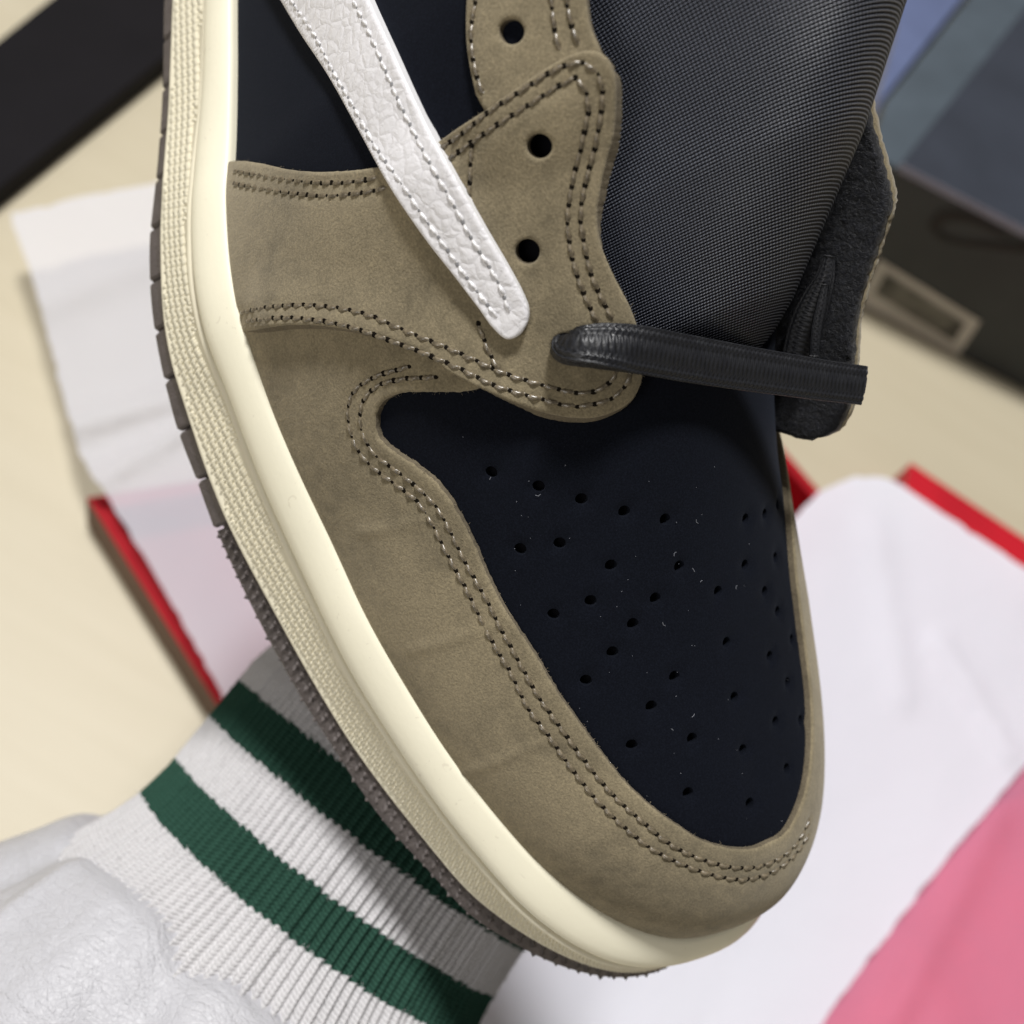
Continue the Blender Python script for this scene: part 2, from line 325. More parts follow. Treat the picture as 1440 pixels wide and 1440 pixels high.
def inside(P, poly):
    x, y = P[:, 0], P[:, 1]; r = np.zeros(len(P), bool); n = len(poly)
    for i in range(n):
        x1, y1 = poly[i]; x2, y2 = poly[(i+1) % n]
        c = ((y1 > y) != (y2 > y))
        if y1 != y2: r ^= c & (x < (x2-x1)*(y-y1)/(y2-y1)+x1)
    return r
def mind(P, Q):
    P = np.atleast_2d(P); Q = np.atleast_2d(Q); K = KDTree(len(Q)); z = Q.shape[1] == 2
    for i, q in enumerate(Q.tolist()): K.insert((q[0], q[1], 0.0 if z else q[2]), i)
    K.balance(); return np.array([K.find((q[0], q[1], 0.0 if z else q[2]))[2] for q in P.tolist()])
def flat_chart(sv): return sv*np.array((1, VS))
def plan_chart(sv):                          # continuous across the ridge: unrolled plan of the upper
    s, v = sv[:, 0], np.clip(sv[:, 1], 0, 1); g = lambda a: np.interp(s, sper, a)
    pa, pb = g(per[:, 0]), g(per[:, 1]); k = 9.0; qa = A_END-k*np.logaddexp(0, (A_END-pa)/k); qb = center_b(qa)
    L = 1.45*(1-v)[:, None]; q = np.stack([qa, qb], -1); return q+(np.stack([pa, pb], -1)-q)*L
class Panel:
    def __init__(s, outline, off, th, holes=(), dips=(), bumps=(), r=.55, grid=.85, chart=flat_chart, flare=0.0, floor=None):
        s.flare = flare; s.floor = floor
        s.o = np.asarray(outline); s.off = off; s.th = th; s.holes = [np.asarray(h) for h in holes]; s.r = r; s.grid = grid
        s.chart = chart; s.om = chart(s.o); s.hm = [chart(h) for h in s.holes]
        s.b3 = last(s.o[:, 0], s.o[:, 1]); s.dips = [last(d[:, 0], d[:, 1]) for d in dips]; s.bumps = [last(d[:, 0], d[:, 1]) for d in bumps]
    orient = -1
    def base(s, sv): return s.off(sv) if callable(s.off) else np.full(len(sv), float(s.off))
    def sd(s, sv):                           # signed distance to the outline, mm (positive inside)
        d = mind(last(sv[:, 0], sv[:, 1]), s.b3); return np.where(inside(s.chart(sv), s.om), d, -d)
    def top(s, sv): return s.base(sv)+s.th
    def build(s, name, mats, parent):
        sc = np.array((1, VS)); om = s.o*sc; lo, hi = om.min(0), om.max(0); g = s.grid
        X, Y = np.meshgrid(np.arange(lo[0], hi[0], g), np.arange(lo[1], hi[1] if s.chart is flat_chart else VS, g*.87)); X = X+(np.arange(X.shape[0]) % 2)[:, None]*g/2
        P = np.stack([X.ravel(), Y.ravel()], -1); P = (P+rng.uniform(-.08, .08, P.shape)*g)/sc; P[:, 1] = np.clip(P[:, 1], 0, .992)
        def keep(P):
            c = s.chart(P); ok = inside(c, s.om)
            for h in s.hm:
                bx_ = (c >= h.min(0)).all(1) & (c <= h.max(0)).all(1)
                if bx_.any(): k_ = np.flatnonzero(bx_); ok[k_[inside(c[k_], h)]] = False
            return P[ok]
        P = keep(P)
        if s.chart is plan_chart:            # thin out where the lines converge on the ridge
            p3 = np.floor(last(P[:, 0], P[:, 1])/(g*.8)).astype(int); _, ix = np.unique(p3, axis=0, return_index=True); P = P[ix]
        loops = [s.o]+s.holes; B = np.vstack(loops); B3_ = last(B[:, 0], B[:, 1]); D = lambda p: mind(last(p[:, 0], p[:, 1]), B3_)
        P = P[D(P) > min(1.0, g*.9)]; rings = []; outw = []
        for L in loops:
            sv = L; p3 = last(sv[:, 0], sv[:, 1]); n = last_n(sv[:, 0], sv[:, 1]); t = nz(np.roll(p3, -1, 0)-np.roll(p3, 1, 0)+1e-9)
            inw = np.cross(n, t); js = (last(sv[:, 0]+.3, sv[:, 1])-last(sv[:, 0]-.3, sv[:, 1]))/.6; v0, v1 = np.clip(sv[:, 1]-.003, 0, 1), np.clip(sv[:, 1]+.003, 0, 1)
            jv = (last(sv[:, 0], v1)-last(sv[:, 0], v0))/(v1-v0)[:, None]/VS
            A, Bq, C = (js*js).sum(1), (js*jv).sum(1), (jv*jv).sum(1); e, f = (js*inw).sum(1), (jv*inw).sum(1); det = np.maximum(A*C-Bq*Bq, .02)
            d2 = np.stack([(e*C-f*Bq)/det, (A*f-Bq*e)/det], -1)/sc; Lc = s.chart(L); ar = (Lc[:, 0]*np.roll(Lc[:, 1], -1)-np.roll(Lc[:, 0], -1)*Lc[:, 1]).sum()
            sg = (1 if ar > 0 else -1)*(1 if s.chart is flat_chart else s.orient)
            if L is not s.o: sg = -sg
            outw.append(-sg*inw if L is s.o else 0*inw)
            for w_ in (.14, .38, .75): rings.append((L+sg*d2*w_, w_))
        for R_, w_ in rings:
            R_ = keep(np.c_[R_[:, 0], np.clip(R_[:, 1], 0, .995)])
            if len(R_): P = np.vstack([P, R_[D(R_) > w_*.8]])
        SVall = np.vstack([B, P]); CH = s.chart(SVall); B, P = CH[:len(B)], CH[len(B):]
        verts = [Vector(p) for p in B]+[Vector(p) for p in P]; edges = []; k = 0
        for L in loops: edges += [(k+i, k+(i+1) % len(L)) for i in range(len(L))]; k += len(L)
        vo, eo, fo, ov = delaunay_2d_cdt(verts, edges, [], 0, 1e-6)[:4]
        V = np.array([(p.x, p.y) for p in vo]); F = np.array([f for f in fo]); cen = V[F].mean(1); ok = inside(cen, s.om)
        for h in s.hm:
            k_ = np.flatnonzero((cen >= h.min(0)).all(1) & (cen <= h.max(0)).all(1)); ok[k_[inside(cen[k_], h)]] = False
        F = F[ok]; kd = None
        sv = np.zeros((len(V), 2))
        for i_, o_ in enumerate(ov):
            if o_: sv[i_] = SVall[o_[0]]
            else: sv[i_] = SVall[np.argmin(((CH-V[i_])**2).sum(1))]
        P3 = last(sv[:, 0], sv[:, 1]); nf = np.cross(P3[F[:, 1]]-P3[F[:, 0]], P3[F[:, 2]]-P3[F[:, 0]]); cr = (nf*last_n(sv[F[:, 0], 0], sv[F[:, 0], 1])).sum(1)
        a = V[F]; cr_ = (a[:, 1, 0]-a[:, 0, 0])*(a[:, 2, 1]-a[:, 0, 1])-(a[:, 1, 1]-a[:, 0, 1])*(a[:, 2, 0]-a[:, 0, 0])
        F = np.where((cr < 0)[:, None], F[:, ::-1], F)
        p0 = P3; n = last_n(sv[:, 0], sv[:, 1]); d = D(sv)
        base = s.base(sv); x = 1-np.clip(d/s.r, 0, 1); h = base+s.th-s.r*.8*(1-np.sqrt(np.maximum(1-x*x, 0)))
        for q in s.dips: h -= .30*np.exp(-(mind(p0, q)/.75)**2)
        for q in s.bumps: h += .30*np.exp(-(mind(p0, q)/.9)**2)
        T_ = p0+n*h[:, None]; cnt = {}
        for f in F:
            for i in range(3): e = (f[i], f[(i+1) % 3]); cnt[e] = cnt.get(e, 0)+1
        bd = [e for e in cnt if (e[1], e[0]) not in cnt]; used = np.unique(F); mp = -np.ones(len(V), int); mp[used] = np.arange(len(used))
        vs_ = [T_[used]]; faces = mp[F].tolist(); fm = [0]*len(faces); nb = len(used); ids = {}
        ext = []; low = p0+n*(base-.55)[:, None]; OW = np.vstack(outw)
        if s.flare:
            for i_, o_ in enumerate(ov):
                if o_ and o_[0] < len(OW): 
                    w_ = np.clip(OW[o_[0]][0]*1.4, 0, 1); low[i_] += OW[o_[0]]*s.flare*w_
                    if s.floor is not None: low[i_] -= n[i_]*max(base[i_]-.55-s.floor, 0)*w_
        for e in bd:
            for i in e:
                if i not in ids: ids[i] = nb+len(ext); ext += [T_[i], low[i]]
            a_, b_ = ids[e[0]], ids[e[1]]; faces.append((b_, a_, a_+1, b_+1)); fm.append(1)
        return mesh_obj(name, np.vstack(vs_+[np.array(ext)]), faces, mats, parent, True, fmat=fm)
def fuzz(P, amp):                            # raw, slightly uneven cut edge
    k = rng.normal(0, amp, P.shape); k = (k+np.roll(k, 1, 0))/2; return P+k
def trace(px, top, step=4.0, closed=False, it=2):
    q = catmull(px, step, closed); t = top if callable(top) else (lambda sv: np.full(len(sv), float(top)))
    sv = unproject(q, t(np.full((len(q), 2), .5)) if not callable(top) else 2.5)
    for _ in range(it): sv = unproject(q, t(sv))
    return sv
def circle(c, r, n=22): a = np.arange(n)/n*2*np.pi; return [(c[0]+r*np.cos(x), c[1]+r*np.sin(x)) for x in a]
def hole(c, r, top, n=22):
    q = np.array(circle(c, r, n)); return unproject(q, top)
def s_of(px, off=1.5): return unproject([px], off)[0, 0]

# ---- sole --------------------------------------------------------------------------------------------
def offs(P, c):
    q = level_pts(catmull(P, 12), c); o = []
    for p in q:
        d = per-p[:2]; k = np.argmin((d**2).sum(1)); o.append((sper[k], (p[:2]-per[k])@nout[k]))
    o = np.array(o); o = o[np.argsort(o[:, 0])]; ok = o[:, 0] < 246
    o = o[ok]; k = np.ones(5)/5; y = np.convolve(np.pad(o[:, 1], 2, 'edge'), k, 'valid')
    return np.r_[o[:, 0], 275, 530], np.r_[y, 5.0, 4.0]
CB, CC, CD = -11.0, -22.0, -28.0
oB, oC, oD = offs(RIDGE, CB), offs(FOXB, CC), offs(OUTB, CD)
def rim(s, out, c):                          # point outside the bite line: out mm outwards, c mm above it
    s = np.asarray(s, float); g = lambda a: np.interp(s, sper, a)
    pa, pb = g(per[:, 0]), g(per[:, 1]); na, nb = g(nout[:, 0]), g(nout[:, 1])
    return np.stack([pa+na*out, pb+nb*out, spring(pa)+c*hs(pa)], -1)
def prof(s, kind):
    B, C, D_ = np.interp(s, *oB), np.interp(s, *oC), np.interp(s, *oD)
    if kind == 'mid': return [(-9+0*s, -4.), (-5.5+0*s, -2.2), (-3+0*s, -.9), (-1.2+0*s, -.15), (-.45+0*s, 0.), (.15+0*s, -.25), (.6+B*.02, -.8), (1.2+B*.12, -2.), (1.75+B*.26, -3.6), (2.05+B*.42, -5.3), (1.95+B*.58, -7.0), (1.35+B*.72, -8.5), (.35+B*.82, -9.5), (-.95+B*.92, -10.0), (-2.0+B, -10.3), (-2.2+B, -10.9)]
    if kind == 'fox':
        f = lambda t, o: (B*(1-t)+C*t+o, CB*(1-t)+CC*t)
        return [(-2.3+B, -10.9), (-1.2+B, -10.35), (-.3+B, -10.25), (.2+B, -10.5), f(.02, .36), f(.055, .30), f(.085, .02), f(.105, -.30), f(.3, -.30), f(.5, -.30), f(.7, -.30), f(.88, -.28), f(.915, -.1), f(.94, .1), f(.985, .1), (C-.05, CC-.1), (C-1.0, CC-.35), (C-3, CC-.4)]
    if kind == 'core': return [(C-1.6, CC+.4), (C*.5+D_*.5-1.9, -24.5), (D_-1.6, CD+.6), (D_-2.6, CD-.3), (D_-11, CD-.6)]
def sweep(name, ss, kind, mat, parent):
    pr = prof(ss, kind); g = np.stack([rim(ss, o, c) for o, c in pr], 1); return g
ss_all = np.arange(0, SLEN, .9)
sole = mesh_obj('midsole', sweep('', ss_all, 'mid', None, None).reshape(-1, 3), grid_faces(len(ss_all), 16, flip=True), M['cream'], shoe)
g = sweep('', ss_all, 'fox', None, None); fox = mesh_obj('foxing_band', g.reshape(-1, 3), grid_faces(len(ss_all), g.shape[1], flip=True), M['foxing'], shoe)
g = sweep('', ss_all, 'core', None, None); nn = len(ss_all); F = grid_faces(nn, 5, flip=True)
F += [(i*5+4, (i+1)*5+4, (nn-2-i)*5+4, (nn-1-i)*5+4) for i in range(nn//2-1)]
core = mesh_obj('outsole', g.reshape(-1, 3), F, M['outsole'], shoe, smooth=False)
# tread blocks along the visible side
def out_prof(s, gr=0.0):
    C, D_ = np.interp(s, *oC), np.interp(s, *oD)
    return [(C-3, CC-.35), (C-.9-gr, CC-.45), (C-.45-gr, CC-.75), (C*.45+D_*.55-.25-gr, (CC+CD)/2), (D_+.35-gr, CD+1.3), (D_+.3-gr, CD+.4), (D_-.6-gr, CD-.5), (D_-9, CD-1.6)]
GROOVE = [-70, -3, 60, 128, 193, 255, 325, 398, 469, 536, 607, 677, 745]
outl = catmull(OUTB, 2); gs_ = []
for y in GROOVE:
    q = level_pts(outl[[np.argmin(abs(outl[:, 1]-y))]], CD)[0]; gs_.append(sper[np.argmin(((per-q[:2])**2).sum(1))])
for a_, b_ in zip(gs_[:-1], gs_[1:]):
    ss = np.linspace(a_+.24, b_-.24, 9); gr = np.zeros(9); gr[[0, -1]] = .55; ss[1] = ss[0]+.5; ss[-2] = ss[-1]-.5
    pr = out_prof(ss, gr); g = np.stack([rim(ss, o, c) for o, c in pr], 1); k = g.shape[1]; F = grid_faces(9, k, flip=True)
    F += [tuple(range(k)), tuple(range(8*k, 9*k))[::-1]]
    mesh_obj('tread_block', g.reshape(-1, 3), F, M['outsole'], core, smooth=False)
# toe zone: band with small pyramid studs
ss = np.arange(gs_[-1]+.42, SLEN-2, .9); pr = out_prof(ss, np.full(len(ss), .35)); g = np.stack([rim(ss, o, c) for o, c in pr], 1); k = g.shape[1]
band = mesh_obj('toe_tread_band', g.reshape(-1, 3), grid_faces(len(ss), k, flip=True)+[tuple(range(k))], M['outsole'], core)
mb = MB(); i = 0
for s0 in np.arange(gs_[-1]+1.4, 300, 2.25):
    i += 1
    for r_ in range(3):
        t = (r_+.45+.35*(i % 2))/3.1; s1 = s0+(r_ % 2)*.8
        C, D_ = np.interp(s1, *oC), np.interp(s1, *oD)
        def pt(ds, dt, lift):
            tt = t+dt; o = (C-.5)*(1-tt)+(D_-.1)*tt+lift; return rim(s1+ds, o, (CC-.7)*(1-tt)+(CD+.2)*tt)
        j = rng.uniform(-.2, .2, 2); pk_ = rng.uniform(.75, 1.05); vs9 = []
        for q in range(8): rr = 1.0 if q % 2 == 0 else .52; vs9.append(pt(1.2*rr*np.cos(q*np.pi/4), .22*rr*np.sin(q*np.pi/4), -.5 if q % 2 == 0 else -.35))
        vs9.append(pt(j[0], j[1]*.2, pk_)); mb.add(vs9, [(8, (q+1) % 8, q) for q in range(8)])
tag(mb.build('tread_studs', M['outsole'], core, smooth=False), kind='stuff')
# moulded rods on the foxing band
mb = MB()
def fox_pt(s, t, lift):
    B, C = np.interp(s, *oB), np.interp(s, *oC); return rim(s, B*(1-t)+C*t-.30+lift, CB*(1-t)+CC*t)
L_, W_, ang = .96, .18, math.radians(50); ca, sa = math.cos(ang), math.sin(ang)
def rod(s, y, L, W, H, ca, sa):              # centre s (mm along), y (mm down the band)
    def p(l, q, h):
        ds, dy = l*ca-q*sa, l*sa+q*ca; t = .105+(y+dy)/11.2; return fox_pt(s+ds, t, h)
    return [p(-L, 0, -.05), p(-L*.6, W, -.05), p(L*.6, W, -.05), p(L, 0, -.05), p(L*.6, -W, -.05), p(-L*.6, -W, -.05), p(-L*.62, 0, H), p(L*.62, 0, H)], [(0, 6, 1), (1, 6, 7, 2), (2, 7, 3), (3, 7, 4), (4, 7, 6, 5), (5, 6, 0)]
PL, PW = 2.35, .56
for k in range(-40, 600):
    sh = (k//3 % 2)*PL/2+(k % 3)*.22
    for m in range(-8, 160):
        l, q = m*PL+sh, k*PW; s0, y = l*ca+q*sa, l*sa-q*ca
        if not (1.0 < s0 < 318 and .35 < y < 8.95): continue
        Lh = min(L_, (y-.05)/sa, (9.25-y)/sa)
        if Lh > .35: v, f = rod(s0, y, Lh*rng.uniform(.92, 1.03), W_, .66, ca, sa); mb.add(v, [q_[::-1] for q_ in f])
        if k % 3 == 1 and .5 < y+PL/2*sa < 8.9: v, f = rod(s0+PL/2*ca, y+PL/2*sa, .30, .27, .6, ca, -sa); mb.add(v, [q_[::-1] for q_ in f])
tag(mb.build('foxing_relief', M['foxing'], fox), kind='stuff')

# ---- upper -------------------------------------------------------------------------------------------
SM = SLEN-2
# medial continuation of the toe guard's upper edge (hidden side), in (s, v)
GUARD_PX = [(690, 538), (670, 548), (646, 552), (605, 552), (568, 553), (545, 560), (532, 573), (526, 592), (530, 613), (542, 628), (557, 639), (590, 661), (612, 680), (630, 702), (645, 727), (660, 755), (683, 807), (703, 847), (726, 884), (756, 928), (785, 977), (817, 1021), (842, 1055), (882, 1104), (922, 1140), (958, 1165), (987, 1183), (1027, 1194), (1063, 1194), (1092, 1182)]
g_sv = trace(GUARD_PX, 2.95, 5)
hid = catmull([g_sv[-1]*np.array((1, VS)), (261, .748*VS), (274, .745*VS), (286, .725*VS), (299, .70*VS), (312, .685*VS), (322, .69*VS), (330, .695*VS), (338, .69*VS), (347, .655*VS), (358, .58*VS), (372, .46*VS), (390, .34*VS), (420, .24*VS), (450, .18*VS)], .8)[1:]/np.array((1, VS))
s_b = s_of((336, 440), 2.9); s_t = s_of((345, 470), 2.9)
def dens(pts, step=.9):                      # straight (s, v) polyline, resampled
    q = resample(np.asarray(pts, float)*np.array((1, VS)), step); return q/np.array((1, VS))
start = unproject([(560, 462), (660, 505)], 2.95)
lead = dens([(s_t-2, .0), (s_t-1, .10), start[0], start[1], g_sv[0]])[:-1]
tail = dens([hid[-1], (470, .1), (470, 0.0)]); bottom = dens([(470, 0.0), (s_t-2, 0.0)], 1.2)[1:-1]
up_edge = np.vstack([g_sv, hid]); up_edge = up_edge+np.c_[rng.normal(0, .05, len(up_edge)), rng.normal(0, .05/VS, len(up_edge))]
guard_out = np.vstack([lead, up_edge, tail[1:], bottom])

ST = {}
ST['guard_outer'] = [(575, 516), (540, 525), (513, 537), (495, 553), (488, 577), (490, 600), (500, 630), (523, 658), (557, 683), (587, 707), (607, 737), (623, 770), (643, 807), (667, 853), (690, 900), (717, 945), (742, 996), (771, 1035), (799, 1075), (839, 1126), (879, 1165), (922, 1198), (966, 1219), (1005, 1232), (1045, 1238), (1081, 1230), (1110, 1212), (1128, 1192), (1139, 1172)]
ST['guard_inner'] = [(612, 531), (563, 534), (530, 543), (510, 563), (505, 590), (510, 613), (523, 637), (553, 660), (587, 687), (613, 713), (630, 743), (647, 778), (660, 803), (680, 837), (703, 883), (731, 934), (753, 974), (781, 1014), (817, 1064), (861, 1118), (901, 1154), (944, 1189), (987, 1209), (1034, 1221), (1074, 1218), (1108, 1201), (1128, 1178), (1140, 1150)]
ST['top_outer'] = [(327, 240), (367, 247), (407, 253), (457, 257), (500, 255), (530, 249)]
ST['top_inner'] = [(327, 258), (367, 265), (413, 272), (463, 275), (513, 270), (543, 264)]
ST['stay_outer'] = [(613, 212), (650, 187), (690, 155), (733, 127), (777, 100), (810, 88), (830, 93), (845, 112), (847, 143), (840, 190), (830, 233), (820, 273), (817, 313), (823, 350), (833, 390), (848, 423), (863, 452)]
ST['stay_inner'] = [(625, 227), (663, 200), (707, 170), (750, 143), (787, 120), (808, 110), (820, 120), (827, 147), (820, 193), (808, 243), (800, 283), (798, 320), (805, 363), (817, 403), (830, 433), (842, 456)]
ST['low_inner'] = [(870, 520), (857, 540), (830, 553), (800, 552), (767, 543), (727, 533), (697, 522), (660, 505), (623, 489), (600, 480), (557, 462), (513, 443), (467, 433), (427, 430), (380, 432), (337, 440)]
ST['low_outer'] = [(889, 523), (880, 543), (863, 560), (840, 568), (807, 572), (773, 565), (733, 555), (693, 543), (650, 522), (607, 503), (583, 493), (540, 477), (500, 463), (457, 453), (413, 448), (380, 448), (347, 452)]
ST['seam_high'] = [(663, 205), (662, 233), (658, 283)]; ST['seam_low'] = [(672, 455), (680, 480), (690, 503), (702, 524)]
ST['rear_left'] = [(672, -50), (668, 0), (662, 33), (665, 87), (678, 133)]; ST['rear_mid'] = [(770, -50), (775, 0), (777, 27), (786, 72)]; ST['rear_right'] = [(792, -50), (797, 0), (801, 27), (813, 64)]
ST['wing_left'] = [(385, -40), (410, 3), (440, 47), (467, 100), (500, 157), (527, 207), (563, 257), (593, 303), (627, 350), (655, 390), (680, 423), (699, 448)]
ST['wing_right'] = [(478, -45), (497, 3), (517, 43), (540, 97), (560, 143), (583, 190), (610, 240), (640, 293), (665, 340), (688, 376), (706, 410), (716, 442)]
crease = [[(505, 748), (545, 744), (600, 730)], [(580, 915), (620, 905), (690, 880)], [(640, 1090), (690, 1075), (760, 1045)]]

P_guard = Panel(guard_out, 1.42, 1.5, dips=[trace(ST['guard_outer'], 2.95, 8, it=1), trace(ST['guard_inner'], 2.95, 8, it=1)], bumps=[trace(c, 2.95, 8, it=1) for c in crease], grid=.95, flare=.2)
P_guard.build('toe_guard', [M['nubuck'], M['cut_edge']], shoe)

# black toe box with punched holes
PERF = [(690, 665), (757, 685), (818, 703), (879, 720), (937, 731), (1051, 730), (1078, 723), (1096, 709), (731, 773), (787, 765), (860, 796), (957, 797), (1050, 795), (1093, 784), (831, 846), (778, 865), (891, 878), (923, 842), (1012, 832), (1078, 832), (1096, 860), (1024, 904), (1116, 899), (1085, 923), (862, 918), (824, 958), (950, 952), (1035, 981), (1110, 960), (917, 994), (889, 1049), (975, 1039), (1047, 1055), (1093, 1015), (1128, 1013), (1109, 1081), (969, 1116), (1057, 1130)]
holes = []
for c in PERF:
    k = unproject([c], 1.4)[0]; p = last(*k); n = last_n(*k); e1 = nz(np.cross(n, (0, 1, .3))); e2 = np.cross(n, e1); r = 1.06
    js = (last(k[0]+.3, k[1])-last(k[0]-.3, k[1]))/.6; jv = (last(k[0], k[1]+.003)-last(k[0], k[1]-.003))/.006; G = np.stack([js, jv], 1); h = []
    for t in np.arange(12)/12*2*np.pi: h.append(k+np.linalg.lstsq(G, r*(np.cos(t)*e1+np.sin(t)*e2), rcond=None)[0])
    holes.append(np.array(h))
th_px = catmull([(640, 470), (720, 500), (830, 470), (900, 470), (960, 478), (1020, 484), (1060, 490), (1080, 500)], 7); throat = unproject(th_px, 1.4)
vamp_out = np.vstack([dens([(s_t-2, .02), throat[0]])[:-1], throat, dens([throat[-1], (386, .66), (400, .6), (440, .55), (SM, .5), (SM, 0.0), (s_t-2, 0.0)], 1.1)[1:]])
P_vamp = Panel(vamp_out, 0.0, 1.4, holes=holes, grid=1.2, r=.5, chart=plan_chart)
P_vamp.build('toe_box', [M['black'], M['black']], shoe)
# black quarter
s300 = s_of((320, 330), 1.4)
q_out = dens([(2, 0.0), (s300+14, 0.0), (s300+16, .3), unproject([(700, 300)], 1.4)[0], unproject([(745, 150)], 1.4)[0], unproject([(745, 0)], 1.4)[0], (2, .42), (2, 0)], 1.0)[:-1]
P_quart = Panel(q_out, 0.0, 1.4, grid=1.3); P_quart.build('quarter', [M['black'], M['black']], shoe)
# rear eyestay piece
r_px = [(664, -130), (655, -20), (653, 50), (658, 93), (667, 133)]; r_px2 = [(852, 95), (843, 68), (831, 40), (825, 10), (822, -30), (815, -130)]
a1 = trace(r_px, 2.95, 5); a2 = trace(r_px2, 2.95, 5)
mid = unproject([(700, 190), (800, 160)], 2.95)
rear_out = np.vstack([a1, dens([a1[-1], mid[0], mid[1], a2[0]])[1:-1], a2, dens([a2[-1], a1[0]])[1:-1]])
P_rear = Panel(rear_out, 1.42, 1.5, holes=[hole((718, 44), 18, 2.9)], dips=[trace(ST[k], 2.95, 8, it=1) for k in ('rear_left', 'rear_mid', 'rear_right')])
P_rear.build('rear_eyestay', [M['nubuck'], M['cut_edge']], shoe)
# front overlay: side panel and eyestay in one piece
corner3 = last(*unproject([(895, 560)], 3.0)[0])
low3 = last(*unproject(catmull([(720, 566), (640, 529), (560, 485), (480, 463), (400, 458), (360, 463)], 6), 3.0).T)
def over_off(sv):
    p_ = last(sv[:, 0], sv[:, 1]); o = 1.42+.9*np.exp(-(mind(p_, low3)/3.5)**2)*sm(sv[:, 1], .02, .14)+1.4*sm(np.maximum(P_guard.sd(sv), P_rear.sd(sv)), -9, 2)*sm(sv[:, 1], .0, .08); return o+1.6*np.exp(-(np.linalg.norm(last(sv[:, 0], sv[:, 1])-corner3, axis=1)/13)**2)
over_top = [(312, 228), (330, 225), (360, 228), (400, 237), (440, 241), (480, 240), (520, 236), (560, 228), (590, 215), (613, 200), (640, 181), (680, 155), (720, 127), (760, 100), (800, 78), (826, 71), (845, 75), (858, 88), (866, 112), (867, 140), (866, 170), (861, 200), (851, 235), (844, 270), (840, 300), (842, 330), (850, 358), (862, 385), (876, 412), (888, 435), (898, 465), (905, 500), (905, 528), (898, 551), (884, 569), (862, 581), (838, 588), (800, 588), (760, 580), (720, 566), (680, 549), (640, 529), (600, 503), (560, 485), (520, 472), (480, 463), (440, 458), (400, 458), (365, 463), (346, 466)]
tf = lambda sv: over_off(sv)+1.6
o1 = trace(over_top, tf, 4.0); o1 = o1+np.c_[rng.normal(0, .012, len(o1)), rng.normal(0, .012/VS, len(o1))]
over_out = np.vstack([o1, dens([o1[-1], (o1[-1, 0], 0), (o1[0, 0], 0), o1[0]])[1:-1]])
E_PX = [((757, 206), 18), ((739, 356), 18), ((795, 491), 20)]
P_over = Panel(over_out, over_off, 1.6, holes=[hole(c, r, 4.2) for c, r in E_PX], dips=[trace(ST[k], tf, 8, it=1) for k in ('top_outer', 'top_inner', 'stay_outer', 'stay_inner', 'low_inner', 'low_outer', 'seam_high', 'seam_low')], r=.5, flare=1.7, floor=1.1)
P_over.build('eyestay_overlay', [M['nubuck'], M['cut_edge']], shoe)
# curved side stripe in white leather
def wing_off(sv): return 1.45+(over_off(sv)+1.6-1.42)*sm(P_over.sd(sv), -6, 5)
wt = lambda sv: wing_off(sv)+1.7
w_px = [(352, -70), (392, 0), (420, 47), (457, 103), (500, 180), (547, 265), (597, 338), (640, 393), (672, 435), (692, 462), (712, 478), (730, 472), (741, 455), (742, 437), (735, 418), (715, 381), (680, 323), (640, 253), (604, 187), (573, 123), (540, 50), (517, 0), (488, -70)]
w1 = trace(w_px, wt, 4.0); wing_out = np.vstack([w1, dens([w1[-1], w1[0]])[1:-1]])
P_wing = Panel(wing_out, wing_off, 1.7, dips=[trace(ST[k], wt, 6, it=1) for k in ('wing_left', 'wing_right')], r=.6, grid=.8)
P_wing.build('side_stripe', [M['swoosh'], M['swoosh_edge']], shoe)
# lining under everything, seen through holes
lt = unproject(catmull([(800, 60), (815, 300), (850, 470), (900, 480), (960, 486), (1020, 492), (1060, 498)], 10), 0)
lin_out = np.vstack([dens([(1, 0.0), (1, .5), lt[0]], 1.3)[:-1], lt, dens([lt[-1], (386, .64), (400, .6), (440, .55), (SM+1, .5), (SM+1, 0.0), (1, 0.0)], 1.3)[1:-1]])
lin = Panel(lin_out, -1.7, 1.0, grid=2.4, chart=plan_chart); lin.build('inner_lining', [M['inside'], M['inside']], shoe)

